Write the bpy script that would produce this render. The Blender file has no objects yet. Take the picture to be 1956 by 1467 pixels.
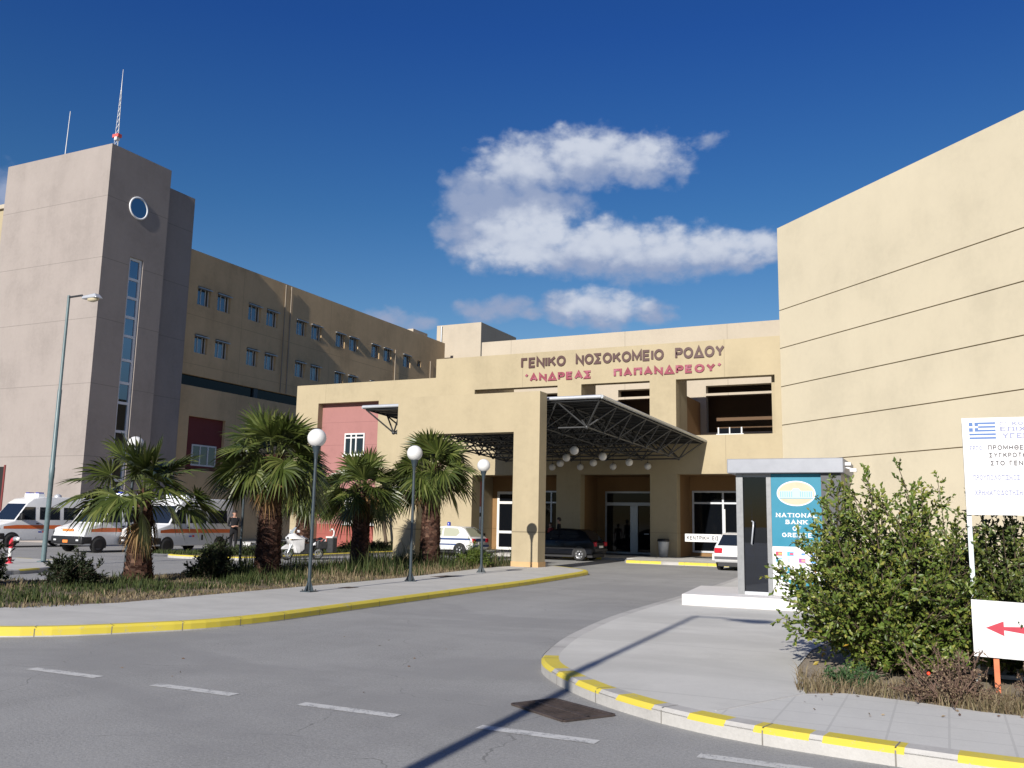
import bpy, bmesh, math, random
import numpy as np
from mathutils import Vector, Matrix
R = math.radians
SC = bpy.context.scene
COL = SC.collection
random.seed(7)
rng = np.random.default_rng(11)

# ---------------------------------------------------------------- camera
CAMH = 1.65
PITCH, ROLL, YAW = 0.152632, 0.0197241, 0.4484029
cam_d = bpy.data.cameras.new("camera")
cam_d.sensor_width = 36.0
cam_d.lens = 36.0 * 1714.3 / 1956.0
cam_d.clip_start, cam_d.clip_end = 0.05, 6000
cam = bpy.data.objects.new("camera", cam_d)
COL.objects.link(cam)
SC.camera = cam
fw = Vector((-math.sin(YAW) * math.cos(PITCH), math.cos(YAW) * math.cos(PITCH), math.sin(PITCH)))
r0 = Vector((math.cos(YAW), math.sin(YAW), 0))
u0 = r0.cross(fw)
rr = r0 * math.cos(ROLL) + u0 * math.sin(ROLL)
uu = -r0 * math.sin(ROLL) + u0 * math.cos(ROLL)
M = Matrix((rr, uu, -fw)).transposed().to_4x4()
M.translation = Vector((0, 0, CAMH))
cam.matrix_world = M

# ---------------------------------------------------------------- light, sky, exposure
SUN_EL = R(25.1)
SUN_DX = 0.050                       # sideways drift of the light per metre of +Y
sd = Vector((-SUN_DX, 1.0, 0)).normalized() * math.cos(SUN_EL) + Vector((0, 0, -math.sin(SUN_EL)))
sun_d = bpy.data.lights.new("sun", 'SUN')
sun_d.energy = 5.0
sun_d.angle = R(0.5)
sun_d.color = (1.0, 0.945, 0.87)
sun = bpy.data.objects.new("sun", sun_d)
COL.objects.link(sun)
sun.location = (0, -30, 40)
sun.rotation_euler = sd.to_track_quat('-Z', 'Y').to_euler()
SC.view_settings.view_transform = 'Standard'
SC.view_settings.look = 'None'
SC.view_settings.gamma = 1
SC.view_settings.exposure = 0.45

W = bpy.data.worlds.new("World")
SC.world = W
W.use_nodes = True
nt = W.node_tree


class NG:
    """tiny node-graph helper"""
    def __init__(s, nt):
        s.nt = nt
    def n(s, t, **kw):
        nd = s.nt.nodes.new(t)
        for k, v in kw.items():
            setattr(nd, k, v)
        return nd
    def put(s, sock, v):
        if hasattr(v, 'is_output') or isinstance(v, bpy.types.NodeSocket):
            s.nt.links.new(v, sock)
        elif v is not None:
            sock.default_value = v
    def m(s, op, a, b=None, c=None, clamp=False):
        nd = s.n('ShaderNodeMath', operation=op, use_clamp=clamp)
        s.put(nd.inputs[0], a)
        if b is not None: s.put(nd.inputs[1], b)
        if c is not None: s.put(nd.inputs[2], c)
        return nd.outputs[0]
    def mix(s, f, a, b, mode='MIX'):
        nd = s.n('ShaderNodeMix', data_type='RGBA', blend_type=mode)
        s.put(nd.inputs[0], f)
        s.put(nd.inputs[6], a if not isinstance(a, tuple) else (*a[:3], 1))
        s.put(nd.inputs[7], b if not isinstance(b, tuple) else (*b[:3], 1))
        return nd.outputs[2]
    def noise(s, vec, scale, detail=4, rough=.55, dist=0.0):
        nd = s.n('ShaderNodeTexNoise')
        if vec is not None: s.put(nd.inputs['Vector'], vec)
        nd.inputs['Scale'].default_value = scale
        nd.inputs['Detail'].default_value = detail
        nd.inputs['Roughness'].default_value = rough
        nd.inputs['Distortion'].default_value = dist
        return nd.outputs['Fac']
    def ramp(s, f, stops, interp='LINEAR'):
        nd = s.n('ShaderNodeValToRGB')
        cr = nd.color_ramp
        cr.interpolation = interp
        while len(cr.elements) < len(stops): cr.elements.new(0.5)
        for e, (p, c) in zip(cr.elements, stops):
            e.position = p
            e.color = (*c[:3], 1) if isinstance(c, tuple) else (c, c, c, 1)
        s.put(nd.inputs[0], f)
        return nd.outputs[0]
    def smooth(s, v, lo, hi):
        nd = s.n('ShaderNodeMapRange', interpolation_type='SMOOTHSTEP')
        s.put(nd.inputs[0], v)
        nd.inputs[1].default_value, nd.inputs[2].default_value = lo, hi
        return nd.outputs[0]
    def scalevec(s, vec, sc):
        nd = s.n('ShaderNodeMapping')
        s.put(nd.inputs['Vector'], vec)
        nd.inputs['Scale'].default_value = sc
        return nd.outputs[0]


def build_world():
    g = NG(nt)
    bg = nt.nodes['Background']
    sky = g.n('ShaderNodeTexSky', sky_type='NISHITA')
    sky.sun_disc = False
    sky.sun_elevation = SUN_EL
    sky.sun_rotation = math.atan2(SUN_DX, -1.0)
    sky.altitude = 100
    sky.air_density, sky.dust_density, sky.ozone_density = 1.0, 0.15, 2.2
    tc = g.n('ShaderNodeTexCoord')
    sep = g.n('ShaderNodeSeparateXYZ')
    nt.links.new(tc.outputs['Generated'], sep.inputs[0])
    x, y, z = sep.outputs
    az = g.m('MULTIPLY', g.m('ARCTAN2', x, y), 57.29578)
    el = g.m('MULTIPLY', g.m('ARCSINE', z), 57.29578)
    hs = g.n('ShaderNodeHueSaturation')
    hs.inputs['Saturation'].default_value = 1.28
    hs.inputs['Value'].default_value = 1.0
    nt.links.new(sky.outputs[0], hs.inputs['Color'])
    tint = g.ramp(g.m('MULTIPLY', el, 1 / 60, clamp=True), [(.0, (.36, .36, .39)), (.09, (.50, .50, .54)), (.17, (1.25, 1.2, 1.22)), (.32, (.80, 1.0, 1.22)), (.50, (.53, .77, 1.32)), (1.0, (.45, .70, 1.30))])
    skyc = g.mix(1.0, hs.outputs[0], tint, 'MULTIPLY')
    # warp
    v = g.n('ShaderNodeCombineXYZ')
    nt.links.new(az, v.inputs[0]); nt.links.new(el, v.inputs[1])
    vs = g.scalevec(v.outputs[0], (1.0, 1.45, 1))
    n1 = g.noise(vs, 0.33, 5, .6)
    n2 = g.noise(g.scalevec(v.outputs[0], (1, 1.3, 7)), 0.30, 5, .6)
    n3 = g.noise(vs, .80, 5, .56)
    azw = g.m('ADD', az, g.m('MULTIPLY', g.m('SUBTRACT', n1, .5), 3.2))
    elw = g.m('ADD', el, g.m('MULTIPLY', g.m('SUBTRACT', n2, .5), 2.0))
    def cover(blobs):
        out = None
        for a, e, ra, re, k in blobs:
            da = g.m('MULTIPLY', g.m('SUBTRACT', azw, a), 1 / ra)
            de = g.m('MULTIPLY', g.m('SUBTRACT', elw, e), 1 / re)
            d2 = g.m('ADD', g.m('MULTIPLY', da, da), g.m('MULTIPLY', de, de))
            b = g.m('MULTIPLY', g.m('SUBTRACT', 1.0, d2), k)
            out = b if out is None else g.m('SMOOTH_MAX', out, b, 0.25)
        return out
    cov = cover(CLOUDS)
    vo = g.n('ShaderNodeTexVoronoi', feature='SMOOTH_F1')
    wv = g.n('ShaderNodeVectorMath', operation='ADD')
    nw = g.n('ShaderNodeTexNoise'); nw.inputs['Scale'].default_value = 1.4; nw.inputs['Detail'].default_value = 4
    nt.links.new(vs, nw.inputs['Vector']); nt.links.new(vs, wv.inputs[0]); nt.links.new(nw.outputs['Color'], wv.inputs[1])
    nt.links.new(wv.outputs[0], vo.inputs['Vector'])
    vo.inputs['Scale'].default_value = .85; vo.inputs['Smoothness'].default_value = .55
    puff = g.m('SUBTRACT', .42, vo.outputs['Distance'])
    tex = g.m('ADD', g.m('MULTIPLY', g.m('SUBTRACT', n3, .5), 1.0), g.m('MULTIPLY', puff, .75))
    dens = g.m('ADD', g.m('ADD', cov, .10), g.m('MULTIPLY', tex, .92))
    alpha = g.m('MULTIPLY', g.smooth(dens, -0.12, 0.95), 0.97)
    lit = cover(BRIGHT)
    lit = g.smooth(g.m('ADD', g.m('ADD', g.m('MULTIPLY', lit, .55), g.m('MULTIPLY', cov, .35)), g.m('MULTIPLY', tex, .9)), -.55, .95)
    ccol = g.mix(lit, CLOUD_DARK, CLOUD_LIT)
    final = g.mix(alpha, skyc, ccol)
    nt.links.new(final, bg.inputs['Color'])
    bg.inputs['Strength'].default_value = SKY_STRENGTH


SKY_STRENGTH = 0.05
CLOUD_DARK = (4.5, 5.5, 8.0)
CLOUD_LIT = (9.0, 9.7, 11.2)
# (azimuth, elevation, half width, half height, gain) in degrees
CLOUDS = [(-25.2, 22.0, 3.85, 2.38, 1), (-21.01, 22.95, 3.84, 2.19, 1), (-17.36, 22.56, 3.26, 1.87, 0.95), (-27.6, 20.03, 3.3, 2.72, 1), (-28.59, 18.06, 2.77, 1.62, 0.9), (-24.81, 19.77, 4.17, 2.26, 0.95), 
          (-25.11, 17.66, 5.19, 2.12, 1.05), (-20.62, 17.35, 5.14, 2.12, 1.05), (-16.19, 16.95, 4.71, 1.94, 1.0), (-12.53, 16.98, 3.94, 1.59, 0.95), (-9.92, 17.16, 2.41, 1.2, 0.85), (-29.74, 21.4, 1.39, 0.7, 0.5), 
          (-12.92, 23.51, 1.17, 0.55, 0.45), (-19.58, 13.51, 3.04, 1.49, 0.95), (-22.3, 13.64, 2.04, 1.12, 0.8), (-26.4, 13.52, 3.25, 1.0, 0.75), (-16.88, 13.35, 1.84, 0.92, 0.7), (-34.02, 12.51, 2.51, 0.79, 0.65), 
          (-31.82, 12.35, 1.52, 0.59, 0.6), (-56.39, 17.47, 1.54, 1.68, 0.8), (95, 20, 14, 6, .9), (130, 26, 18, 7, .9), (60, 14, 9, 4, .8), (-120, 22, 16, 6, .9), 
          (170, 15, 22, 5, .8)]
BRIGHT = [(-21.36, 23.89, 4.55, 1.24, 1), (-17.19, 23.33, 2.76, 1.09, 0.8), (-25.57, 22.94, 2.81, 1.26, 0.7), (-23.74, 18.49, 3.81, 1.29, 1.1), (-25.8, 17.16, 2.76, 0.98, 0.9), (-19.25, 18.15, 4.11, 1.22, 1), 
          (-14.84, 17.71, 3.68, 1.09, 0.9), (-11.21, 17.55, 3.25, 0.95, 0.95), (-20.26, 14.17, 2.38, 0.92, 0.85), (-18.9, 13.9, 2.03, 0.79, 0.7)]
build_world()

# ---------------------------------------------------------------- materials
MATS = {}


def mat(name, col, rough=.7, metal=0.0, spec=.5, emis=None):
    if name in MATS: return MATS[name]
    m = bpy.data.materials.new(name)
    m.use_nodes = True
    b = m.node_tree.nodes['Principled BSDF']
    b.inputs['Base Color'].default_value = (*col, 1)
    b.inputs['Roughness'].default_value = rough
    b.inputs['Metallic'].default_value = metal
    b.inputs['Specular IOR Level'].default_value = spec
    MATS[name] = m
    return m


def worn(name, col, var=.12, scale=6, rough=.6, metal=0.0, spec=.5, bump=0.0, col2=None, world=True):
    """plain colour broken up by two scales of noise, with a little roughness variation"""
    m = mat(name, col, rough, metal, spec)
    g = NG(m.node_tree)
    b = m.node_tree.nodes['Principled BSDF']
    if world:
        p = g.n('ShaderNodeNewGeometry').outputs['Position']
    else:
        p = g.n('ShaderNodeTexCoord').outputs['Object']
    a = g.noise(p, scale, 5, .6)
    c = g.noise(p, scale * .17, 3, .5)
    f = g.m('ADD', g.m('MULTIPLY', a, .5), g.m('MULTIPLY', c, .5))
    dark = tuple(max(0, k * (1 - var * 2)) for k in col)
    lite = col2 or tuple(min(1, k * (1 + var * 1.6)) for k in col)
    colr = g.ramp(f, [(.32, dark), (.5, col), (.68, lite)])
    m.node_tree.links.new(colr, b.inputs['Base Color'])
    g.put(b.inputs['Roughness'], g.m('ADD', rough - .08, g.m('MULTIPLY', a, .16)))
    if bump:
        bp = g.n('ShaderNodeBump')
        bp.inputs['Strength'].default_value = bump
        bp.inputs['Distance'].default_value = .01
        g.put(bp.inputs['Height'], g.noise(p, scale * 8, 3, .6))
        m.node_tree.links.new(bp.outputs[0], b.inputs['Normal'])
    return m


def stucco(name, col, zj=(), hj=(), axis='X', jw=.014, var=.085, jcol=.55, st=.26):
    """painted render: blotches, rain streaks, hairline joints at given heights / positions (world space)"""
    m = mat(name, col, .88, 0, .25)
    g = NG(m.node_tree)
    b = m.node_tree.nodes['Principled BSDF']
    p = g.n('ShaderNodeNewGeometry').outputs['Position']
    sp = g.n('ShaderNodeSeparateXYZ')
    m.node_tree.links.new(p, sp.inputs[0])
    blot = g.noise(p, .35, 5, .62)
    fine = g.noise(p, 5.0, 4, .65)
    strk = g.noise(g.scalevec(p, (1.1, 1.1, .13)), 1.0, 5, .65)
    f = g.m('ADD', g.m('ADD', g.m('MULTIPLY', blot, .80 - st), g.m('MULTIPLY', strk, st)), g.m('MULTIPLY', fine, .20))
    d = tuple(k * (1 - 1.9 * var) for k in col)
    l = tuple(min(1, k * (1 + 1.1 * var)) for k in col)
    c = g.ramp(f, [(.34, d), (.5, col), (.66, l)])
    js = None
    for z in zj:
        t = g.m('LESS_THAN', g.m('ABSOLUTE', g.m('SUBTRACT', sp.outputs[2], z)), jw)
        js = t if js is None else g.m('MAXIMUM', js, t)
    for h in hj:
        t = g.m('LESS_THAN', g.m('ABSOLUTE', g.m('SUBTRACT', sp.outputs[0 if axis == 'X' else 1], h)), jw)
        js = t if js is None else g.m('MAXIMUM', js, t)
    if js is not None:
        c = g.mix(js, c, tuple(k * jcol for k in col))
    m.node_tree.links.new(c, b.inputs['Base Color'])
    bp = g.n('ShaderNodeBump')
    bp.inputs['Strength'].default_value = .35
    bp.inputs['Distance'].default_value = .006
    g.put(bp.inputs['Height'], g.noise(p, 38, 3, .7))
    m.node_tree.links.new(bp.outputs[0], b.inputs['Normal'])
    return m


YEL = (.362, .305, .20)
M_YEL = stucco('yellow_stucco', YEL, zj=(1.28,), hj=(-20.07, -9.3, -33.0), axis='X', jw=.012, jcol=.72)
M_YELIN = stucco('yellow_stucco_recess_shaded', (.23, .135, .060), zj=(1.28,))  # darker ochre recess stucco, with the shade of the recess painted in
M_HALL = stucco('yellow_stucco_hall', (.56, .50, .37), var=.05, st=.16)
M_JOINT = stucco('joint_shadow_gap', (.28, .22, .14))
M_PORT = stucco('yellow_stucco_portal', (.365, .307, .202), zj=(1.32,), jcol=.55, jw=.02)
M_WING = stucco('ochre_stucco_wing', (.58, .41, .23), zj=(14.75, 11.5), hj=(47.53, 57.65), axis='Y', jw=.02, var=.13, jcol=.75)
M_GREY = stucco('grey_pink_stucco', (.285, .252, .232), zj=(20.0, 16.3, 12.75, 8.95, 4.85), jw=.018, var=.09, jcol=.7)
M_PINK = stucco('pink_stucco', (.30, .145, .135), zj=(7.3, 5.95, 4.9, 2.6), jw=.014, jcol=.75)
M_PINKD = stucco('deep_pink_stucco', (.27, .08, .065), zj=(.75,), jw=.014, jcol=.75)
M_MAROON = stucco('maroon_stucco', (.16, .04, .038))
M_PALE = stucco('pale_parapet_stucco', (.405, .355, .28), hj=(-23.2, -16.0, -10.2), axis='X', jw=.02, var=.06, jcol=.75)

M_FRW = worn('bright_window_frame', (.72, .74, .76), .03, 9, .35)
M_WHITE = worn('white_frame_paint', (.60, .60, .585), .04, 9, .4)
M_ALU = worn('grey_aluminium', (.42, .44, .46), .05, 12, .38, .6)
M_ALUL = worn('light_aluminium', (.48, .50, .53), .04, 8, .42, .35)
M_STEEL = worn('dark_steel', (.055, .057, .06), .15, 8, .45, .5)
M_TUBE = worn('grey_steel_tube', (.062, .064, .067), .12, 8, .45, .3)
M_POLE = worn('blue_grey_pole_paint', (.028, .042, .052), .12, 14, .45)
M_POLEL = worn('green_grey_pole_paint', (.10, .15, .16), .1, 10, .45)
M_OPAL = worn('opal_globe', (.64, .64, .63), .05, 3, .35, 0, .5, world=False)
M_BLACK = mat('black_plastic', (.012, .012, .014), .5)
M_RUBBER = worn('tyre_rubber', (.018, .018, .018), .2, 30, .8)
M_DARKGL = mat('dark_glass', (.004, .005, .007), .05, 0, .28)
M_DARK = worn('dark_void', (.012, .011, .010), .2, 3, .9)


def sky_glass(name, f):
    m = mat(name, (f * .88, f * .95, f * 1.05), .015, 1.0)
    return m


M_MIRROR = sky_glass('mirror_glass', .34)
M_SKYGL = sky_glass('window_glass', .22)


def leafmat(name, cols, rough=.5, trans=.25, spec=.4):
    m = mat(name, cols[1], rough, 0, spec)
    g = NG(m.node_tree)
    b = m.node_tree.nodes['Principled BSDF']
    rnd = g.n('ShaderNodeNewGeometry').outputs['Random Per Island']
    n = len(cols)
    c = g.ramp(rnd, [(i / max(1, n - 1), cc) for i, cc in enumerate(cols)])
    m.node_tree.links.new(c, b.inputs['Base Color'])
    if trans:
        tr = g.n('ShaderNodeBsdfTranslucent')
        m.node_tree.links.new(c, tr.inputs['Color'])
        ms = g.n('ShaderNodeMixShader')
        ms.inputs[0].default_value = trans
        m.node_tree.links.new(b.outputs[0], ms.inputs[1])
        m.node_tree.links.new(tr.outputs[0], ms.inputs[2])
        out = m.node_tree.nodes['Material Output']
        m.node_tree.links.new(ms.outputs[0], out.inputs[0])
    return m


# ---------------------------------------------------------------- mesh helpers
class MB:
    def __init__(s):
        s.v, s.f, s.m, s.slots, s.sm = [], [], [], [], []
    def slot(s, material):
        if material not in s.slots: s.slots.append(material)
        return s.slots.index(material)
    def poly(s, pts, material, smooth=False):
        i = len(s.v)
        s.v += [tuple(p) for p in pts]
        s.f.append(tuple(range(i, i + len(pts))))
        s.m.append(s.slot(material)); s.sm.append(smooth)
    def mesh(s, verts, faces, material, smooth=False):
        i = len(s.v)
        s.v += [tuple(p) for p in verts]
        k = s.slot(material)
        for f in faces:
            s.f.append(tuple(a + i for a in f)); s.m.append(k); s.sm.append(smooth)
    def box(s, x0, x1, y0, y1, z0, z1, material):
        v = [(x0, y0, z0), (x1, y0, z0), (x1, y1, z0), (x0, y1, z0), (x0, y0, z1), (x1, y0, z1), (x1, y1, z1), (x0, y1, z1)]
        s.mesh(v, [(3, 2, 1, 0), (4, 5, 6, 7), (0, 1, 5, 4), (1, 2, 6, 5), (2, 3, 7, 6), (3, 0, 4, 7)], material)
    def bar(s, a, b, w, h, material, up=(0, 0, 1)):
        a, b = Vector(a), Vector(b)
        d = (b - a).normalized()
        up = Vector(up)
        if abs(d.dot(up)) > .98: up = Vector((0, 1, 0))
        x = d.cross(up).normalized() * (w / 2)
        y = x.cross(d).normalized() * (h / 2)
        v = [a - x - y, a + x - y, a + x + y, a - x + y, b - x - y, b + x - y, b + x + y, b - x + y]
        s.mesh(v, [(3, 2, 1, 0), (4, 5, 6, 7), (0, 1, 5, 4), (1, 2, 6, 5), (2, 3, 7, 6), (3, 0, 4, 7)], material)
    def tube(s, pts, rad, material, n=8, caps=True, smooth=True):
        pts = [Vector(p) for p in pts]
        if not isinstance(rad, (list, tuple)): rad = [rad] * len(pts)
        vs, fs = [], []
        prev = None
        for i, p in enumerate(pts):
            t = (pts[min(i + 1, len(pts) - 1)] - pts[max(i - 1, 0)]).normalized()
            ref = Vector((0, 0, 1)) if abs(t.z) < .95 else Vector((1, 0, 0))
            x = t.cross(ref).normalized() if prev is None else (prev - t * prev.dot(t)).normalized()
            prev = x
            y = t.cross(x)
            for k in range(n):
                a = 2 * math.pi * k / n
                vs.append(p + (x * math.cos(a) + y * math.sin(a)) * rad[i])
        for i in range(len(pts) - 1):
            for k in range(n):
                fs.append((i * n + k, i * n + (k + 1) % n, (i + 1) * n + (k + 1) % n, (i + 1) * n + k))
        s.mesh(vs, fs, material, smooth)
        if caps:
            s.mesh(vs[:n], [tuple(range(n))[::-1]], material)
            s.mesh(vs[-n:], [tuple(range(n))], material)
    def lathe(s, prof, material, c=(0, 0, 0), n=20, axis='Z', smooth=True):
        vs, fs = [], []
        for r_, z in prof:
            for k in range(n):
                a = 2 * math.pi * k / n
                if axis == 'Z': q = (c[0] + r_ * math.cos(a), c[1] + r_ * math.sin(a), c[2] + z)
                elif axis == 'Y': q = (c[0] + r_ * math.cos(a), c[1] + z, c[2] + r_ * math.sin(a))
                else: q = (c[0] + z, c[1] + r_ * math.cos(a), c[2] + r_ * math.sin(a))
                vs.append(q)
        for i in range(len(prof) - 1):
            for k in range(n):
                fs.append((i * n + k, i * n + (k + 1) % n, (i + 1) * n + (k + 1) % n, (i + 1) * n + k))
        s.mesh(vs, fs, material, smooth)
    def sphere(s, c, r_, material, n=20, sz=1.0):
        m_ = n // 2
        s.lathe([(max(1e-4, r_ * math.sin(math.pi * i / m_)), -r_ * sz * math.cos(math.pi * i / m_)) for i in range(m_ + 1)], material, c, n)
    def prism(s, pts, z0, z1, material, side=None):
        """vertical prism over a plan polygon (counter-clockwise)"""
        n = len(pts)
        s.poly([(p[0], p[1], z1) for p in pts], material)
        s.poly([(p[0], p[1], z0) for p in pts][::-1], material)
        for i in range(n):
            a, b = pts[i], pts[(i + 1) % n]
            s.poly([(a[0], a[1], z0), (b[0], b[1], z0), (b[0], b[1], z1), (a[0], a[1], z1)], side or material)
    def wall(s, o, u, x0, x1, z0, z1, th, holes, material, reveal=None):
        """wall slab in the plane through o along unit vector u, thickness th to the back, with rectangular holes"""
        o, u = Vector(o), Vector(u).normalized()
        nrm = Vector((0, 0, 1)).cross(u)          # towards the back
        xs = sorted({x0, x1, *[h[0] for h in holes], *[h[1] for h in holes]})
        zs = sorted({z0, z1, *[h[2] for h in holes], *[h[3] for h in holes]})
        xs = [x for x in xs if x0 - 1e-6 <= x <= x1 + 1e-6]
        zs = [z for z in zs if z0 - 1e-6 <= z <= z1 + 1e-6]
        def solid(i, j):
            if i < 0 or j < 0 or i >= len(xs) - 1 or j >= len(zs) - 1: return False
            cx, cz = (xs[i] + xs[i + 1]) / 2, (zs[j] + zs[j + 1]) / 2
            return not any(h[0] < cx < h[1] and h[2] < cz < h[3] for h in holes)
        def P(x, z, d): return o + u * x + Vector((0, 0, z)) + nrm * d
        for i in range(len(xs) - 1):
            for j in range(len(zs) - 1):
                if not solid(i, j): continue
                a, b, c, d = xs[i], xs[i + 1], zs[j], zs[j + 1]
                s.poly([P(a, c, 0), P(b, c, 0), P(b, d, 0), P(a, d, 0)], material)
                s.poly([P(b, c, th), P(a, c, th), P(a, d, th), P(b, d, th)], material)
                rm = reveal or material
                if not solid(i - 1, j): s.poly([P(a, c, th), P(a, c, 0), P(a, d, 0), P(a, d, th)], rm)
                if not solid(i + 1, j): s.poly([P(b, c, 0), P(b, c, th), P(b, d, th), P(b, d, 0)], rm)
                if not solid(i, j - 1): s.poly([P(a, c, 0), P(a, c, th), P(b, c, th), P(b, c, 0)], rm)
                if not solid(i, j + 1): s.poly([P(a, d, th), P(a, d, 0), P(b, d, 0), P(b, d, th)], rm)
    def build(s, name, parent=None, world=False, merge=False, bevel=0, bseg=1, auto=None):
        me = bpy.data.meshes.new(name)
        v = s.v
        if parent is not None and world:
            ox, oy, oz = parent.location
            v = [(a - ox, b - oy, c - oz) for a, b, c in v]
        me.from_pydata(v, [], s.f)
        for m_ in s.slots: me.materials.append(m_)
        me.polygons.foreach_set('material_index', s.m)
        me.polygons.foreach_set('use_smooth', s.sm)
        if merge or bevel:
            bm = bmesh.new(); bm.from_mesh(me)
            bmesh.ops.remove_doubles(bm, verts=bm.verts, dist=.0004)
            if bevel:
                ed = [e for e in bm.edges if len(e.link_faces) == 2 and e.calc_face_angle(0) > R(22)]
                bmesh.ops.bevel(bm, geom=ed, offset=bevel, segments=bseg, profile=.6, affect='EDGES', clamp_overlap=True)
                if bseg > 1:
                    for f_ in bm.faces: f_.smooth = True
            bmesh.ops.recalc_face_normals(bm, faces=bm.faces)
            bm.to_mesh(me); bm.free()
        me.update()
        if auto: me.set_sharp_from_angle(angle=R(auto))
        o = bpy.data.objects.new(name, me)
        COL.objects.link(o)
        if parent is not None: o.parent = parent
        return o


def npmesh(name, V, F, material, parent=None, smooth=False):
    """fast mesh from numpy arrays; F is (n,k)"""
    me = bpy.data.meshes.new(name)
    k = F.shape[1]
    me.vertices.add(len(V)); me.vertices.foreach_set('co', np.asarray(V, np.float32).ravel())
    me.loops.add(F.size); me.loops.foreach_set('vertex_index', F.astype(np.int32).ravel())
    me.polygons.add(len(F)); me.polygons.foreach_set('loop_start', np.arange(0, F.size, k, dtype=np.int32))
    me.update(calc_edges=True)
    me.materials.append(material)
    o = bpy.data.objects.new(name, me)
    COL.objects.link(o)
    if parent is not None: o.parent = parent
    return o


def thing(name, label, cat, loc=(0, 0, 0), rotz=0, group=None):
    o = bpy.data.objects.new(name, None)
    COL.objects.link(o)
    o.location = loc; o.rotation_euler = (0, 0, rotz)
    o.empty_display_size = .2
    o['label'] = label; o['category'] = cat
    if group: o['group'] = group
    return o


def tag(o, label, cat, group=None):
    o['label'] = label; o['category'] = cat
    if group: o['group'] = group
    return o


def struct(o, kind='structure'):
    o['kind'] = kind
    return o


def kids(o): return [c for c in bpy.data.objects if c.parent == o]


def dup(root, loc, rotz=None, label=None):
    r = root.copy(); COL.objects.link(r); r.location = loc
    if rotz is not None: r.rotation_euler = (0, 0, rotz)
    if label: r['label'] = label
    for ch in kids(root):
        if ch == r: continue
        c = ch.copy(); COL.objects.link(c); c.parent = r
        for gc in kids(ch):
            d = gc.copy(); COL.objects.link(d); d.parent = c
    return r


# ---------------------------------------------------------------- lettering (strokes, so that Greek and Latin match)
def arc(cx, cy, rx, ry, a0, a1, n=12):
    return [(cx + rx * math.cos(R(a0 + (a1 - a0) * i / n)), cy + ry * math.sin(R(a0 + (a1 - a0) * i / n))) for i in range(n + 1)]


OO = arc(.4, .5, .4, .5, 90, 450, 20)
GLY = {
    'Γ': (.58, [[(0, 0), (0, 1), (.58, 1)]]),
    'Ε': (.6, [[(.6, 1), (0, 1), (0, 0), (.6, 0)], [(0, .52), (.54, .52)]]),
    'Ν': (.7, [[(0, 0), (0, 1), (.7, 0), (.7, 1)]]), 'Ι': (.0, [[(0, 0), (0, 1)]]),
    'Κ': (.68, [[(0, 0), (0, 1)], [(.66, 1), (.02, .42)], [(.24, .62), (.7, 0)]]),
    'Ο': (.8, [OO]), 'Σ': (.62, [[(.62, 1), (.02, 1), (.36, .5), (.02, 0), (.62, 0)]]),
    'Μ': (.84, [[(0, 0), (0, 1), (.42, .2), (.84, 1), (.84, 0)]]),
    'Ρ': (.58, [[(0, 0), (0, 1), (.36, 1)] + arc(.36, .74, .24, .26, 90, -90, 8) + [(0, .48)]]),
    'Δ': (.8, [[(.4, 1), (.02, 0), (.78, 0), (.4, 1)]]),
    'Υ': (.72, [[(0, 1), (.36, .46), (.36, 0)], [(.72, 1), (.36, .46)]]),
    'Α': (.76, [[(0, 0), (.38, 1), (.76, 0)], [(.16, .34), (.6, .34)]]),
    'Π': (.68, [[(0, 0), (0, 1), (.68, 1), (.68, 0)]]), 'Η': (.68, [[(0, 0), (0, 1)], [(.68, 0), (.68, 1)], [(0, .52), (.68, .52)]]),
    'Θ': (.8, [OO, [(.16, .5), (.64, .5)]]), 'Χ': (.7, [[(0, 0), (.7, 1)], [(0, 1), (.7, 0)]]),
    'Λ': (.76, [[(0, 0), (.38, 1), (.76, 0)]]), 'Τ': (.66, [[(0, 1), (.66, 1)], [(.33, 1), (.33, 0)]]),
    'L': (.55, [[(0, 1), (0, 0), (.55, 0)]]), 'F': (.56, [[(0, 0), (0, 1), (.56, 1)], [(0, .52), (.48, .52)]]),
    'G': (.78, [arc(.4, .5, .4, .5, 45, 360, 16) + [(.48, .5)]]), 'C': (.72, [arc(.4, .5, .4, .5, 45, 315, 14)]),
    'R': (.62, [[(0, 0), (0, 1), (.36, 1)] + arc(.36, .74, .24, .26, 90, -90, 8) + [(0, .48)], [(.34, .48), (.64, 0)]]),
    'B': (.6, [[(0, 0), (0, 1), (.34, 1)] + arc(.34, .76, .2, .24, 90, -90, 8) + [(0, .52)], [(.34, .52)] + arc(.36, .26, .24, .26, 90, -90, 8) + [(0, 0)]]),
    '1': (.3, [[(0, .78), (.26, 1), (.26, 0)]]), '2': (.6, [arc(.3, .7, .28, .3, 170, -40, 10) + [(0, 0), (.6, 0)]]),
    '4': (.66, [[(.5, 0), (.5, 1), (0, .3), (.66, .3)]]),
    ':': (.05, [[(0, .05), (0, .17)], [(0, .6), (0, .72)]]), '.': (.05, [[(0, 0), (0, .12)]]), '-': (.35, [[(0, .45), (.35, .45)]]),
    "'": (.2, [[(.02, .78), (.2, 1.08)]]), ' ': (.38, []),
    'a': (.44, [[(.44, .62), (.44, 0)], arc(.22, .3, .22, .3, 0, 360, 12)]), 'n': (.42, [[(0, 0), (0, .62)], [(0, .36)] + arc(.21, .4, .21, .22, 180, 0, 8) + [(.42, 0)]]),
    'k': (.42, [[(0, 0), (0, 1)], [(.42, .62), (.02, .26)], [(.14, .36), (.44, 0)]]),
}
for lat, gr in zip("ENIKOMPYAHXTZ", "ΕΝΙΚΟΜΡΥΑΗΧΤΖ"):
    if gr in GLY: GLY[lat] = GLY[gr]


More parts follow.
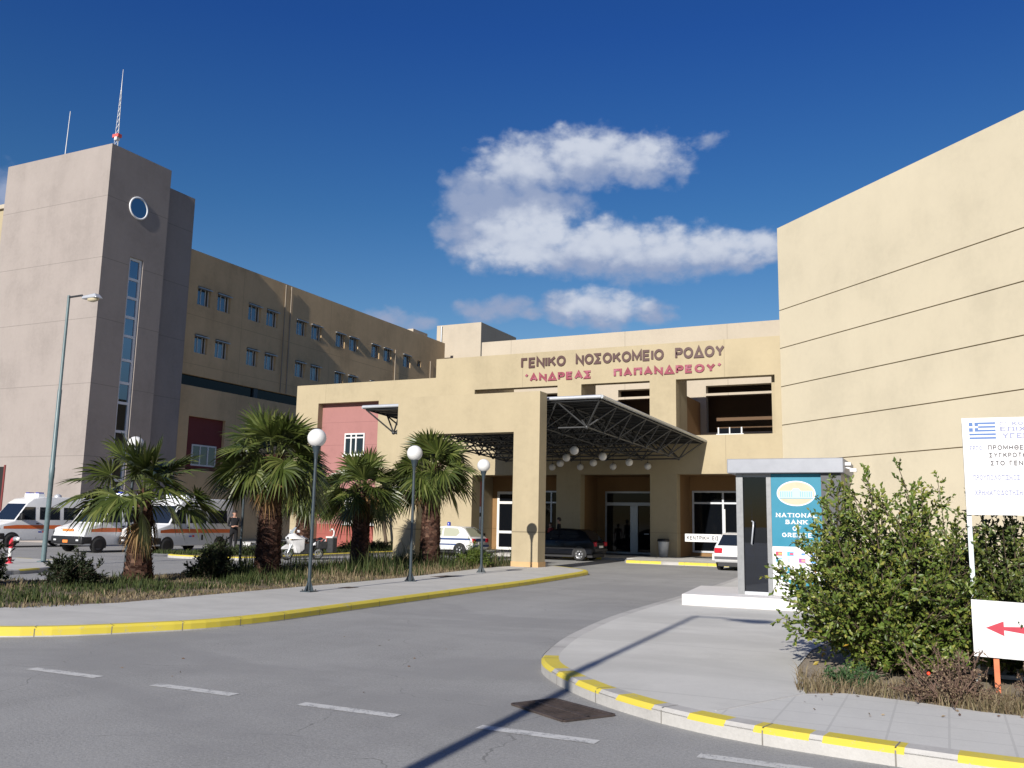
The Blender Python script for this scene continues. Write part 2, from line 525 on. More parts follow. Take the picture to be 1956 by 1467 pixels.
def stroke_strip(pts, w):
    """mitred strip around a polyline -> (left, right) point lists"""
    P = [Vector((a, b)) for a, b in pts]
    closed = (P[0] - P[-1]).length < 1e-4
    L_, R_ = [], []
    n = len(P)
    for i in range(n):
        if closed: a, b = P[i - 1] if i else P[n - 2], P[(i + 1) % n] if i < n - 1 else P[1]
        else: a, b = P[max(i - 1, 0)], P[min(i + 1, n - 1)]
        d1 = (P[i] - a).normalized() if (P[i] - a).length > 1e-6 else (b - P[i]).normalized()
        d2 = (b - P[i]).normalized() if (b - P[i]).length > 1e-6 else d1
        t = d1 + d2
        t = t.normalized() if t.length > .2 else Vector((-d1.y, d1.x))
        nn = Vector((-t.y, t.x))
        k = 1 / max(.42, abs(nn.dot(Vector((-d1.y, d1.x)))))
        L_.append(P[i] + nn * w * .5 * k); R_.append(P[i] - nn * w * .5 * k)
    return L_, R_


def letters(mb, text, o, u, h, w, depth, material, track=.24, width=None, serif=False, xs=1.0, front=None):
    """extruded letters standing on the vertical plane through o along u; front faces -normal side"""
    o, u = Vector(o), Vector(u).normalized()
    nb = Vector((0, 0, 1)).cross(u)
    def adv(ch): return (GLY[ch][0] * xs + track + w * .5)
    tot = sum(adv(c) for c in text) - track
    sx = (width / (tot * h)) if width else 1.0
    x = 0.0
    k = 0
    for ch in text:
        wd, st = GLY[ch]
        sts = list(st)
        if serif:
            for q in st:
                for e in (q[0], q[-1]):
                    if abs(e[1]) < .01 or abs(e[1] - 1) < .01: sts.append([(e[0] - w * 1.1, e[1]), (e[0] + w * 1.1, e[1])])
        for si, q in enumerate(sts):
            ww = w if si < len(st) else w * .5
            yy = lambda t: w * .5 + t * (1 - w)
            L_, R_ = stroke_strip([((px * xs), yy(py)) for px, py in q], ww)
            d = depth + (k % 7) * .0004 * max(1, h)
            k += 1
            def P(p, dd): return o + u * ((x + p.x) * h * sx) + Vector((0, 0, p.y * h)) - nb * dd
            n = len(L_)
            for i in range(n - 1):
                mb.poly([P(R_[i], d), P(R_[i + 1], d), P(L_[i + 1], d), P(L_[i], d)], front or material)
                if depth > .004:
                    mb.poly([P(L_[i], d), P(L_[i + 1], d), P(L_[i + 1], 0), P(L_[i], 0)], material)
                    mb.poly([P(R_[i + 1], d), P(R_[i], d), P(R_[i], 0), P(R_[i + 1], 0)], material)
            if depth > .004:
                for A, B in ((L_[0], R_[0]), (R_[-1], L_[-1])):
                    mb.poly([P(A, d), P(B, d), P(B, 0), P(A, 0)], material)
        x += adv(ch)
    return x * h * sx

# ================================================================ GROUND
def ground_mat(name, col, var, scale, rough, patches=None, speck=0.0, cracks=0.0, bump=.4, joints=None):
    m = mat(name, col, rough, 0, .3)
    g = NG(m.node_tree)
    b = m.node_tree.nodes['Principled BSDF']
    p = g.n('ShaderNodeNewGeometry').outputs['Position']
    big = g.noise(p, .22, 5, .6, .6)
    mid = g.noise(p, 1.7, 5, .65)
    fin = g.noise(p, 34, 4, .8)
    f = g.m('ADD', g.m('ADD', g.m('MULTIPLY', big, .5), g.m('MULTIPLY', mid, .3)), g.m('MULTIPLY', fin, .2 + speck))
    f = g.m('SUBTRACT', f, speck * .5)
    c = g.ramp(f, [(.33, tuple(k * (1 - var * 2) for k in col)), (.5, col), (.67, tuple(min(1, k * (1 + var * 1.6)) for k in col))])
    if speck > .5:
        ag = g.noise(p, 75, 2, .5)
        c = g.mix(g.m('MULTIPLY', g.smooth(ag, .56, .72), .55), c, tuple(min(1, k * 1.75) for k in col))
        c = g.mix(g.m('MULTIPLY', g.smooth(g.noise(p, 52, 2, .5), .58, .72), .6), c, tuple(k * .45 for k in col))
        lane = g.smooth(g.noise(g.scalevec(p, (.9, .07, 1)), 1.0, 4, .55), .42, .62)
        c = g.mix(g.m('MULTIPLY', lane, .22), c, tuple(k * 1.28 for k in col))
    if patches:
        pn = g.smooth(g.noise(g.scalevec(p, (.45, 1.0, 1)), .42, 6, .62, .8), .47, .62)
        c = g.mix(g.m('MULTIPLY', pn, .55), c, patches)
    if cracks:
        vo = g.n('ShaderNodeTexVoronoi', feature='DISTANCE_TO_EDGE')
        wv = g.n('ShaderNodeVectorMath', operation='ADD')
        m.node_tree.links.new(p, wv.inputs[0])
        nn = g.n('ShaderNodeTexNoise'); nn.inputs['Scale'].default_value = .9; nn.inputs['Detail'].default_value = 5
        m.node_tree.links.new(p, nn.inputs['Vector']); m.node_tree.links.new(nn.outputs['Color'], wv.inputs[1])
        m.node_tree.links.new(wv.outputs[0], vo.inputs['Vector'])
        vo.inputs['Scale'].default_value = cracks
        cr = g.m('LESS_THAN', vo.outputs['Distance'], .0022)
        cr = g.m('MULTIPLY', cr, g.smooth(mid, .45, .6))
        c = g.mix(g.m('MULTIPLY', cr, .55), c, tuple(k * .4 for k in col))
    if joints:
        sp = g.n('ShaderNodeSeparateXYZ'); m.node_tree.links.new(p, sp.inputs[0])
        js = None
        for ax, per, off, wd in joints:
            t = g.m('FRACT', g.m('DIVIDE', g.m('ADD', sp.outputs[ax], off + 100 * per), per))
            t = g.m('LESS_THAN', t, wd / per)
            js = t if js is None else g.m('MAXIMUM', js, t)
        c = g.mix(g.m('MULTIPLY', js, .30), c, tuple(k * .52 for k in col))
    m.node_tree.links.new(c, b.inputs['Base Color'])
    bp = g.n('ShaderNodeBump'); bp.inputs['Strength'].default_value = bump; bp.inputs['Distance'].default_value = .008
    g.put(bp.inputs['Height'], fin)
    m.node_tree.links.new(bp.outputs[0], b.inputs['Normal'])
    return m


M_ASPH = ground_mat('asphalt', (.265, .264, .256), .11, 1, .85, patches=(.222, .221, .218), speck=.75, cracks=.30, bump=.7)
M_CONC = ground_mat('concrete_pavement', (.455, .447, .418), .10, 1, .85, patches=(.365, .358, .335), joints=[(1, 4.1, 1.35, .03)])
M_CONCR = ground_mat('concrete_pavement_corner', (.51, .502, .468), .09, 1, .85, patches=(.41, .403, .375), joints=[(1, 3.3, 1.55, .03)])
M_SLAB = ground_mat('paving_slabs', (.50, .495, .468), .08, 1, .85, joints=[(0, .42, .06, .018), (1, .42, .30, .018)])
M_KERB = ground_mat('kerb_concrete', (.40, .39, .37), .17, 1, .85)
M_KJ = worn('kerb_joint_dirt', (.17, .16, .145), .2, 20, .9)
M_KPLAT = ground_mat('white_concrete', (.62, .60, .58), .08, 1, .8)
M_FLOOR = ground_mat('shaded_floor_tiles', (.10, .095, .09), .1, 1, .6, joints=[(0, .5, 0, .02), (1, .5, 0, .02)])  # recess floor, darkened to put the shade into its colour
M_SOIL = ground_mat('soil', (.16, .125, .085), .2, 1, .95, patches=(.22, .18, .12), bump=1)
M_SAND = ground_mat('dry_earth', (.30, .255, .20), .15, 1, .95, patches=(.22, .17, .11), bump=1)


M_FAR = ground_mat('far_ground', (.10, .10, .07), .2, 1, .95)


def paint(name, col, wear=.5):
    m = mat(name, col, .6, 0, .4)
    g = NG(m.node_tree)
    b = m.node_tree.nodes['Principled BSDF']
    p = g.n('ShaderNodeNewGeometry').outputs['Position']
    n = g.m('ADD', g.m('MULTIPLY', g.noise(p, 9, 5, .7), .6), g.m('MULTIPLY', g.noise(p, 55, 3, .7), .4))
    c = g.mix(g.smooth(n, wear, wear + .10), col, (.36, .35, .33))
    c = g.mix(g.m('MULTIPLY', g.noise(p, 1.3, 3, .6), .3), c, tuple(k * .6 for k in col))
    m.node_tree.links.new(c, b.inputs['Base Color'])
    return m


M_YKERB = paint('yellow_kerb_paint', (.60, .49, .06), .555)
M_LINE = paint('white_road_paint', (.56, .56, .54), .50)
# road paint wears back to asphalt, not concrete
for nd in M_LINE.node_tree.nodes:
    if nd.type == 'MIX' and abs(nd.inputs[7].default_value[0] - .36) < .01: nd.inputs[7].default_value = (.25, .25, .25, 1)


def sheet(name, pts, z, material, kind='structure'):
    mb = MB()
    mb.poly([(x, y, z) for x, y in pts], material)
    o = mb.build(name)
    bm = bmesh.new(); bm.from_mesh(o.data)
    bmesh.ops.triangulate(bm, faces=bm.faces)
    bm.to_mesh(o.data); bm.free()
    return struct(o, kind)


def curve(pts, n=6):
    """Catmull-Rom through plan points"""
    P = [np.array(p, float) for p in pts]
    P = [2 * P[0] - P[1]] + P + [2 * P[-1] - P[-2]]
    out = []
    for i in range(1, len(P) - 2):
        for k in range(n):
            t = k / n
            a, b, c, d = P[i - 1:i + 3]
            out.append(tuple(.5 * ((2 * b) + (c - a) * t + (2 * a - 5 * b + 4 * c - d) * t * t + (3 * b - 3 * c + d - a) * t ** 3)))
    out.append(tuple(P[-2]))
    return out


def offset(line, d):
    out = []
    for i in range(len(line)):
        a, b = np.array(line[max(i - 1, 0)]), np.array(line[min(i + 1, len(line) - 1)])
        t = (b - a) / (np.linalg.norm(b - a) + 1e-9)
        out.append((line[i][0] - t[1] * d, line[i][1] + t[0] * d))
    return out


def kerb(name, line, wid, z, painted, label=None):
    """kerb stones along a plan polyline (road on the right-hand side); painted(s, x, y) -> True where the paint is yellow"""
    mb = MB()
    inn = offset(line, wid)
    s = 0.0
    bev = .035
    for i in range(len(line) - 1):
        a, b, c, d = line[i], line[i + 1], inn[i + 1], inn[i]
        L = math.hypot(b[0] - a[0], b[1] - a[1])
        n = max(1, int(L / .10))
        for k in range(n):
            t0, t1 = k / n, (k + 1) / n
            lerp = lambda p, q, t: (p[0] + (q[0] - p[0]) * t, p[1] + (q[1] - p[1]) * t)
            o0, o1, i0, i1 = lerp(a, b, t0), lerp(a, b, t1), lerp(d, c, t0), lerp(d, c, t1)
            e0, e1 = lerp(o0, i0, bev / wid), lerp(o1, i1, bev / wid)
            p = painted(s + L * (t0 + t1) / 2, o0[0], o0[1])
            top = M_YKERB if p else M_KERB
            mb.poly([(*e0, z), (*e1, z), (*i1, z), (*i0, z)], top)
            mb.poly([(*o0, z - bev), (*o1, z - bev), (*e1, z), (*e0, z)], top)
            mid = z * (.12 if p == 2 else .66 if p else .80)
            mb.poly([(*o0, mid), (*o1, mid), (*o1, z - bev), (*o0, z - bev)], top)
            mb.poly([(*o0, -.02), (*o1, -.02), (*o1, mid), (*o0, mid)], M_KERB)
            mb.poly([(*i0, z), (*i1, z), (*i1, -.02), (*i0, -.02)], M_KERB)
        s += L
    # joints between the stones
    acc, nxt = 0.0, .45
    for i in range(len(line) - 1):
        a, b, c, d = line[i], line[i + 1], inn[i + 1], inn[i]
        L = math.hypot(b[0] - a[0], b[1] - a[1])
        while nxt < acc + L:
            t = (nxt - acc) / L
            o = (a[0] + (b[0] - a[0]) * t, a[1] + (b[1] - a[1]) * t); q = (d[0] + (c[0] - d[0]) * t, d[1] + (c[1] - d[1]) * t)
            tx, ty = (b[0] - a[0]) / L * .006, (b[1] - a[1]) / L * .006
            nx, ny = (o[0] - q[0]) / wid * .0015, (o[1] - q[1]) / wid * .0015
            mb.poly([(o[0] - tx, o[1] - ty, z + .0015), (o[0] + tx, o[1] + ty, z + .0015), (q[0] + tx, q[1] + ty, z + .0015), (q[0] - tx, q[1] - ty, z + .0015)], M_KJ)
            mb.poly([(o[0] - tx + nx, o[1] - ty + ny, 0), (o[0] + tx + nx, o[1] + ty + ny, 0), (o[0] + tx + nx, o[1] + ty + ny, z - .02), (o[0] - tx + nx, o[1] - ty + ny, z - .02)], M_KJ)
            nxt += .96
        acc += L
    return struct(mb.build(name))


ZS = .13
# ground to the horizon, asphalt over the whole forecourt
sheet('ground', [(-2500, -2500), (2500, -2500), (2500, 2500), (-2500, 2500)], -.03, M_FAR)
mb = MB()
mb.poly([(-90, -60, 0), (60, -60, 0), (60, 60, 0), (-90, 60, 0)], M_ASPH)
struct(mb.build('asphalt_road'))

# --- left pavement (between the planted strip and the drive)
kl = curve([(-40, 6.4), (-22, 6.5), (-15, 6.9), (-11.6, 8.1), (-10.25, 9.7), (-9.78, 11.2), (-9.82, 14), (-9.95, 18), (-10.05, 22), (-10.3, 25.5),
            (-10.45, 27.2), (-10.62, 28.1), (-11.0, 28.75), (-11.6, 29.4), (-12.3, 30.0), (-13.2, 30.4), (-15, 30.5), (-18.5, 30.5)], 6)
kl_in = offset(kl, .16)
kerb('kerb', kl, .16, ZS, lambda s, x, y: 2 if s < 62.5 else 0)
gl = [(-13.6, 30.2), (-13.85, 28.0), (-13.8, 26.5), (-13.5, 24), (-13.15, 21), (-13.05, 18), (-13.08, 15), (-13.05, 11.5), (-13.9, 9.6), (-18, 8.8), (-24, 8.6), (-40, 8.6)]
sheet('pavement', kl_in[:-9] + [(-13.0, 30.2)] + gl, ZS, M_CONC)
strip = curve(gl, 4) + [(-40, 12.5), (-24.0, 12.6), (-20.6, 13.2), (-18.9, 14.6), (-18.4, 18), (-18.4, 24), (-18.6, 30.3)]
sheet('soil', strip, ZS - .012, M_SOIL)
kerb('kerb.001', curve([(-18.6, 30.45), (-18.65, 24), (-18.65, 18), (-19.1, 14.6), (-20.7, 13.05), (-24.0, 12.45), (-40, 12.35)], 5)[::1], .16, ZS - .004, lambda s, x, y: 0)

# --- right pavement
kr = curve([(-6.4, 36.9), (-6.2, 33), (-5.75, 27.3), (-5.5, 23.3), (-5.36, 20), (-5.17, 15.1), (-4.85, 12.3), (-4.56, 10.8), (-4.25, 9.75), (-3.83, 9.06),
            (-3.1, 8.29), (-2.44, 7.8), (-1.9, 7.52), (-1.42, 7.36), (-.9, 7.26), (-.23, 7.17), (.4, 7.12), (2.5, 7.05), (8, 7.0), (30, 7.0)], 6)
lens_ = np.cumsum([0] + [math.dist(kr[i], kr[i + 1]) for i in range(len(kr) - 1)])


def s_at(pt):
    return lens_[min(range(len(kr)), key=lambda i: math.dist(kr[i], pt))]


YB = [((-4.25, 9.85), (-3.83, 9.06)), ((-3.72, 8.93), (-3.45, 8.65)), ((-3.38, 8.57), (-2.98, 8.2)), ((-2.78, 8.05), (-2.3, 7.74)),
      ((-2.02, 7.58), (-1.62, 7.43)), ((-1.44, 7.37), (-.98, 7.27)), ((-.86, 7.25), (-.30, 7.18)), ((.02, 7.15), (.62, 7.11)), ((.85, 7.1), (1.5, 7.08)), ((1.75, 7.07), (2.4, 7.05))]
def s_fine(pt):
    best = (9e9, 0)
    for i in range(len(kr) - 1):
        a, b = np.array(kr[i]), np.array(kr[i + 1])
        t = np.clip(np.dot(np.array(pt) - a, b - a) / (np.dot(b - a, b - a) + 1e-9), 0, 1)
        q = a + (b - a) * t
        best = min(best, (float(np.linalg.norm(q - np.array(pt))), lens_[i] + t * math.dist(kr[i], kr[i + 1])))
    return best[1]
YS = [(s_fine(a), s_fine(b)) for a, b in YB]
# the road lies on the outside of this bend, so the line runs with the road on its right
kerb('kerb.002', kr, .20, ZS, lambda s, x, y: 1 if any(a < s < b for a, b in YS) else 0)
kr_in = offset(kr, .20)
crack_a, crack_b = (-1.80, 7.78), (-1.25, 9.0)
iA = min(range(len(kr_in)), key=lambda i: math.dist(kr_in[i], crack_a))
bed = [(-1.25, 9.0), (-.9, 9.25), (-.3, 9.12), (.2, 8.95), (1.0, 8.9), (3, 8.85), (30, 8.8)]
bed_left = [(-1.35, 9.6), (-1.55, 10.6), (-1.6, 12.2), (-1.4, 14.5), (-1.2, 16.8), (-.6, 20), (-.5, 36)]
sheet('pavement.001', kr_in[:iA + 1] + [crack_b] + bed_left + [(-3.5, 38.5), (-6.2, 38.5)], ZS, M_CONCR)
sheet('pavement.002', kr_in[iA:] + bed[::-1], ZS, M_SLAB)
sheet('soil.001', bed + [(30, 36)] + bed_left[::-1], ZS - .01, M_SAND)
mb = MB()
mb.bar((crack_a[0], crack_a[1], ZS), (crack_b[0], crack_b[1], ZS + .001), .018, .006, M_KERB)
struct(mb.build('mortar_seam'))

# --- pavement along the front of the building, with a lay-by in front of the doors
kf = curve([(-6.0, 37.35), (-8.3, 37.45), (-12.0, 37.5), (-12.55, 37.75), (-12.75, 38.4), (-12.85, 39.6), (-13.3, 39.95), (-18, 40.0), (-24.6, 40.0)], 5)[::-1]
kerb('kerb.003', kf, .16, ZS, lambda s, x, y: 2 if (-12.5 < x < -10.9 or x > -10.2) or (-16.5 < x < -14.5) else 0)
kf_in = offset(kf, .16)
sheet('pavement.003', kf_in + [(-6.0, 43.3), (-24.6, 43.3)], ZS, M_CONC)
# --- parking island with hedge (in front of the pink wall), island with the hydrant
ki = curve([(-28.9, 40), (-28.7, 30), (-28.3, 27.6), (-27.7, 26.7), (-26, 26.55), (-24.6, 26.9), (-24.15, 27.5), (-24.2, 29), (-24.55, 33), (-24.6, 37), (-24.65, 40.0)], 5)
kerb('kerb.004', ki, .16, ZS, lambda s, x, y: 1)
sheet('soil.002', offset(ki, .16) + [(-24.8, 42.96), (-28.8, 42.96)], ZS - .008, M_SOIL)
kh = curve([(-40, 15.2), (-28, 15.4), (-23.2, 15.9), (-22.6, 16.4), (-22.9, 17.5), (-23.6, 18.8), (-24.2, 19.9), (-25.0, 20.6), (-26.2, 20.8), (-30, 20.8), (-40, 20.8)], 5)
kerb('kerb.005', kh, .16, ZS, lambda s, x, y: 1 if (int(s / .75) % 2 == 0 and 14 < s < 30) else 0)
sheet('pavement.004', offset(kh, .16), ZS, M_CONC)

# --- road markings
mb = MB()
for i in range(-9, 9):
    x0 = -8.9 + 1.8 * i if i < 5 else -8.9 + 1.78 * i
    y = 6.78
    mb.mesh([(x0, y - .068, .004), (x0 + 1.02, y - .068, .004), (x0 + 1.02, y + .068, .004), (x0, y + .068, .004)], [(0, 1, 2, 3)], M_LINE)
struct(mb.build('road_markings'))


# ================================================================ BUILDINGS
def frame_window(mb_f, mb_g, o, u, x0, x1, z0, z1, mull=(), trans=(), fw_=.06, dep=.05, glass=None, frame=None, gback=.03):
    """window frame bars (into mb_f) and panes (into mb_g) on plane o,u; face proud of the plane by dep"""
    o, u = Vector(o), Vector(u).normalized()
    nb = Vector((0, 0, 1)).cross(u)
    frame = frame or M_WHITE
    def P(x, z, d): return o + u * x + Vector((0, 0, z)) + nb * d
    def b(xa, xb, za, zb, d0=0.0):
        v = [P(xa, za, d0), P(xb, za, d0), P(xb, za, d0 + dep), P(xa, za, d0 + dep), P(xa, zb, d0), P(xb, zb, d0), P(xb, zb, d0 + dep), P(xa, zb, d0 + dep)]
        mb_f.mesh(v, [(3, 2, 1, 0), (4, 5, 6, 7), (0, 1, 5, 4), (1, 2, 6, 5), (2, 3, 7, 6), (3, 0, 4, 7)], frame)
    b(x0, x0 + fw_, z0, z1); b(x1 - fw_, x1, z0, z1)
    b(x0 + fw_, x1 - fw_, z0, z0 + fw_); b(x0 + fw_, x1 - fw_, z1 - fw_, z1)
    for m_ in mull: b(m_ - fw_ / 2, m_ + fw_ / 2, z0 + fw_, z1 - fw_, .003)
    for t in trans: b(x0 + fw_, x1 - fw_, t - fw_ / 2, t + fw_ / 2, .006)
    mb_g.poly([P(x0 + .02, z0 + .02, gback), P(x1 - .02, z0 + .02, gback), P(x1 - .02, z1 - .02, gback), P(x0 + .02, z1 - .02, gback)], glass or M_DARKGL)


# ---- stair tower
TX, TY0, TY1, TZ = -43.07, 34.78, 39.31, 23.18
tower = thing('stair_tower', 'tall grey pink stair tower with a round window and a strip of glass', 'tower', (-47.5, 37, 0))
mb = MB()
mb.wall((TX, 0, 0), (0, 1, 0), TY0, TY1, 0, TZ, .35, [(36.72, 37.72, 1.0, 16.85)], M_GREY)
mb.box(-52.3, TX - .35, TY0, TY1, 0, TZ, M_GREY)
mb.box(-52.2, TX - .4, TY0 + .3, TY1 - .3, TZ, TZ + .02, M_GREY)
mb.build('wall', tower, True)
mb = MB()
mb.box(-52.0, -43.62, TY1, 41.95, 0, 22.3, M_GREY)
mb.build('rear_shaft', tower, True)
wf, wg = MB(), MB()
frame_window(wf, wg, (TX - .12, 0, 0), (0, 1, 0), 36.72, 37.72, 1.0, 16.85, trans=[2.2, 3.6, 5.0, 6.42, 8.1, 9.28, 10.64, 12.08, 13.23, 14.41, 15.55], fw_=.15, dep=.12, glass=M_MIRROR, gback=.07, frame=M_FRW)
f = wf.build('strip_window', tower, True)
wg.build('pane', f, False); f2 = [c for c in bpy.data.objects if c.parent == f][0]
for v in f2.data.vertices: v.co -= Vector(tower.location)
mb = MB()
mb.lathe([(.70, -.02), (.70, .05), (.60, .05), (.60, .02)], M_FRW, (TX, 37.03, 19.93), 36, 'X')
f = mb.build('round_window', tower, True)
mb = MB()
mb.lathe([(.605, .022), (.001, .022)], M_MIRROR, (TX, 37.03, 19.93), 36, 'X', False)
g_ = mb.build('pane', f)
for v in g_.data.vertices: v.co -= Vector(tower.location)
mb = MB()
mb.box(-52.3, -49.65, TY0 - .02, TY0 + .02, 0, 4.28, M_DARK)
mb.box(-49.65, -49.52, TY0 - .05, TY0 + .02, 0, 4.38, M_MAROON)
mb.build('doorway', tower, True)


def sub(mbx, name, part, root):
    """a sub-part given in world coordinates"""
    o = mbx.build(name, part)
    for v in o.data.vertices: v.co -= Vector(root.location)
    return o


# ---- roof masts
mast = thing('lattice_mast', 'slender red and white lattice mast on top of the stair tower', 'antenna', (-44.6, 36.3, TZ))
mb = MB()
M_MASTR = worn('mast_red', (.55, .10, .09), .1, 8, .5)
for k in range(3):
    a0 = 2 * math.pi * k / 3
    for j in range(12):
        z0, z1 = j * .36, (j + 1) * .36
        w0, w1 = .15 * (1 - z0 / 5.2), .15 * (1 - z1 / 5.2)
        mt = M_WHITE if (j // 2) % 2 == 0 else M_MASTR
        mt = M_WHITE
        p0 = (w0 * math.cos(a0), w0 * math.sin(a0), z0); p1 = (w1 * math.cos(a0), w1 * math.sin(a0), z1)
        a1 = a0 + 2 * math.pi / 3
        mb.bar(p0, p1, .022, .022, mt)
        mb.bar(p0, (w1 * math.cos(a1), w1 * math.sin(a1), z1), .012, .012, mt)
mb.build('lattice', mast)
mb = MB(); mb.tube([(0, 0, 4.25), (0, 0, 5.7)], [.03, .012], M_WHITE, 6); mb.build('rod', mast)
mb = MB(); mb.box(-.28, .22, -.12, .16, 1.25, 1.45, M_MASTR); mb.box(-.08, .14, -.14, .1, 1.05, 1.25, M_WHITE); mb.build('beacon', mast)
mb = MB(); mb.tube([(-52.2 + 2.6, 36.6, TZ), (-52.2 + 2.72, 36.6, TZ + 4.0)], [.035, .02], M_WHITE, 6)
tag(mb.build('whip_antenna'), 'thin plain white rod aerial on the tower roof, left of the lattice mast', 'antenna')

# ---- long wing
WX = -44.1
wing = thing('hospital_wing', 'long ochre hospital wing with two rows of small windows behind the tower', 'building', (-50, 60, 0))
topw = [(43.25, 44.42), (45.07, 46.3), (48.13, 49.42), (50.03, 51.28), (53.43, 54.62), (55.26, 56.5), (58.41, 59.6), (60.27, 61.5), (63.5, 64.68), (65.4, 66.6), (68.6, 69.8)]
botw = [(43.27, 44.43), (45.14, 46.37), (48.21, 49.38), (50.1, 51.3), (53.53, 54.7), (55.38, 56.59), (58.5, 59.65), (60.35, 61.51), (63.5, 64.68), (65.4, 66.6), (68.6, 69.8)]
holes = [(a, b, 15.54, 16.8) for a, b in topw] + [(a, b, 12.3, 13.56) for a, b in botw] + [(71.05, 71.68, 15.95, 16.52)]
holes += [(42.3, 76.1 - 2, 10.06, 10.78), (43.27, 46.6, 4.6, 8.1)]
mb = MB()
mb.wall((WX, 0, 0), (0, 1, 0), 41.95, 76.1, 0, 19.1, .32, holes, M_WING)
mb.box(-60, WX - .32, 41.95, 76.1, 0, 18.9, M_WING)
mb.box(-60, WX - .02, 41.95, 76.1, 18.9, 18.92, M_GREY)
mb.build('wall', wing, True)
mb = MB(); mb.box(WX - .31, WX - .25, 42.31, 74.09, 10.07, 10.77, M_DARKGL)
mb.box(WX - .24, WX - .1, 49.3, 49.7, 10.07, 10.77, M_POLE)
mb.build('ribbon_window', wing, True)
mb = MB(); mb.box(WX - .315, WX - .22, 43.28, 46.59, 4.61, 8.09, M_MAROON)
mb.build('maroon_panel', wing, True)
wf, wg = MB(), MB()
frame_window(wf, wg, (WX - .17, 0, 0), (0, 1, 0), 43.9, 46.1, 4.9, 6.3, mull=(44.65, 45.35), fw_=.1, glass=M_SKYGL)
f = wf.build('window', wing, True); sub(wg, 'pane', f, wing)
wf, wg = MB(), MB()
frame_window(wf, wg, (0, 0, 0), (0, 1, 0), -.6, .6, 0, 1.25, mull=(-.12, .3), fw_=.06, glass=M_SKYGL)
w0 = wf.build('window', wing)
p0_ = wg.build('pane', w0)
vm = MB()
vm.box(-.04, .34, -.66, .66, 1.10, 1.16, M_ALU)
vm.box(-.02, .04, -.62, .62, 1.16, 1.3, M_STEEL)
v0_ = vm.build('visor', w0)
n_ = 0
for row, (z0, lst) in enumerate([(15.545, topw), (12.305, botw)]):
    for i, (a, b) in enumerate(lst):
        w_ = w0 if n_ == 0 else w0.copy()
        if n_: COL.objects.link(w_)
        w_.parent = wing
        w_.location = Vector((WX - .2, (a + b) / 2, z0)) - Vector(wing.location)
        w_.scale = (1, (b - a) / 1.2, 1)
        if n_:
            c = p0_.copy(); COL.objects.link(c); c.parent = w_
            c = v0_.copy(); COL.objects.link(c); c.parent = w_
        if n_ in (1, 5, 8, 13, 15, 19):
            if n_ == 1:
                sm_ = MB(); sm_.box(-.045, -.034, .33, .53, .07, 1.18, M_DARK); s0_ = sm_.build('open_sash', w_)
            else:
                c = s0_.copy(); COL.objects.link(c); c.parent = w_
        n_ += 1
wf, wg = MB(), MB()
frame_window(wf, wg, (WX - .2, 0, 0), (0, 1, 0), 71.05, 71.68, 15.95, 16.52, fw_=.06, glass=M_SKYGL)
f = wf.build('window', wing, True); sub(wg, 'pane', f, wing)
M_PIPE = worn('weathered_pipe', (.27, .225, .17), .1, 8, .7)
for y, z0, r_ in ((51.9, 10.8, .035), (52.55, 10.8, .045), (67.15, 9.0, .045), (73.3, 9.0, .05)):
    mb = MB(); mb.tube([(WX + .08, y, z0), (WX + .08, y, 16.8 if y > 60 else 19.0)], r_, M_PIPE, 6)
    mb.build('downpipe', wing, True)
mb = MB()
mb.box(-46.2, -41.08, 78, 86.2, 0, 21.43, M_PALE)
mb.box(-60, -46.2, 76.1, 86.2, 0, 19.0, M_WING)
mb.build('end_block', wing, True)
mb = MB(); mb.tube([(-45.6, 77.9, 12), (-45.6, 77.9, 21.3)], .09, M_ALU, 6); mb.build('downpipe', wing, True)
mb = MB(); mb.box(-46, -44.4, 70.6, 73.2, 19.1, 19.5, M_PALE); mb.build('roof_hatch', wing, True)
west = MB(); west.box(-80, -58.6, 40, 60, 0, 23.2, M_YEL)
west.box(-80, -58.2, 39.8, 60.2, 23.2, 23.5, M_PALE)
tag(west.build('side_block'), 'yellow building edge seen at the far left, behind the stair tower', 'building')

# ---- entrance building
ent = thing('entrance_building', 'two storey yellow entrance building with open bays and a pink recess', 'building', (-20, 45, 0))
FY = 43.0
mb = MB()
mb.wall((0, FY, 0), (1, 0, 0), -35.15, -25.43, 0, 9.57, .45, [(-33.5, -29.2, 0, 8.43)], M_YEL)
mb.build('low_wall', ent, True)
mb = MB()
bays = [(-22.95, -18.03), (-16.7, -13.04), (-11.7, -6.95)]
hol = [(a, b, 5.99, 8.78) for a, b in bays] + [(a, b, 0, 4.12) for a, b in bays]
mb.wall((0, FY, 0), (1, 0, 0), -25.43, -6.66, 0, 10.63, .6, hol, M_YEL)
mb.build('front_wall', ent, True)
mb = MB()
mb.box(-33.6, -29.1, FY + .45, FY + .6, 1.33, 8.6, M_PINK)
mb.box(-33.6, -29.1, FY + .45, FY + .6, 0, 1.33, M_PINKD)
mb.build('pink_wall', ent, True)
for (x0, x1, z0, z1, mu) in ((-31.77, -30.35, 5.33, 6.63, (-31.3, -30.95)), (-31.55, -29.2 - .1, 1.36, 2.9, (-31.0, -30.4, -29.9))):
    wf, wg = MB(), MB()
    frame_window(wf, wg, (0, FY + .38, 0), (1, 0, 0), x0, x1, z0, z1, mull=mu, trans=(z1 - .26,), fw_=.085, dep=.07, glass=M_SKYGL, gback=.05)
    wf.box(x0 - .06, x1 + .06, FY + .30, FY + .449, z0 - .07, z0 - .002, M_WHITE)
    f = wf.build('window', ent, True); sub(wg, 'pane', f, ent)
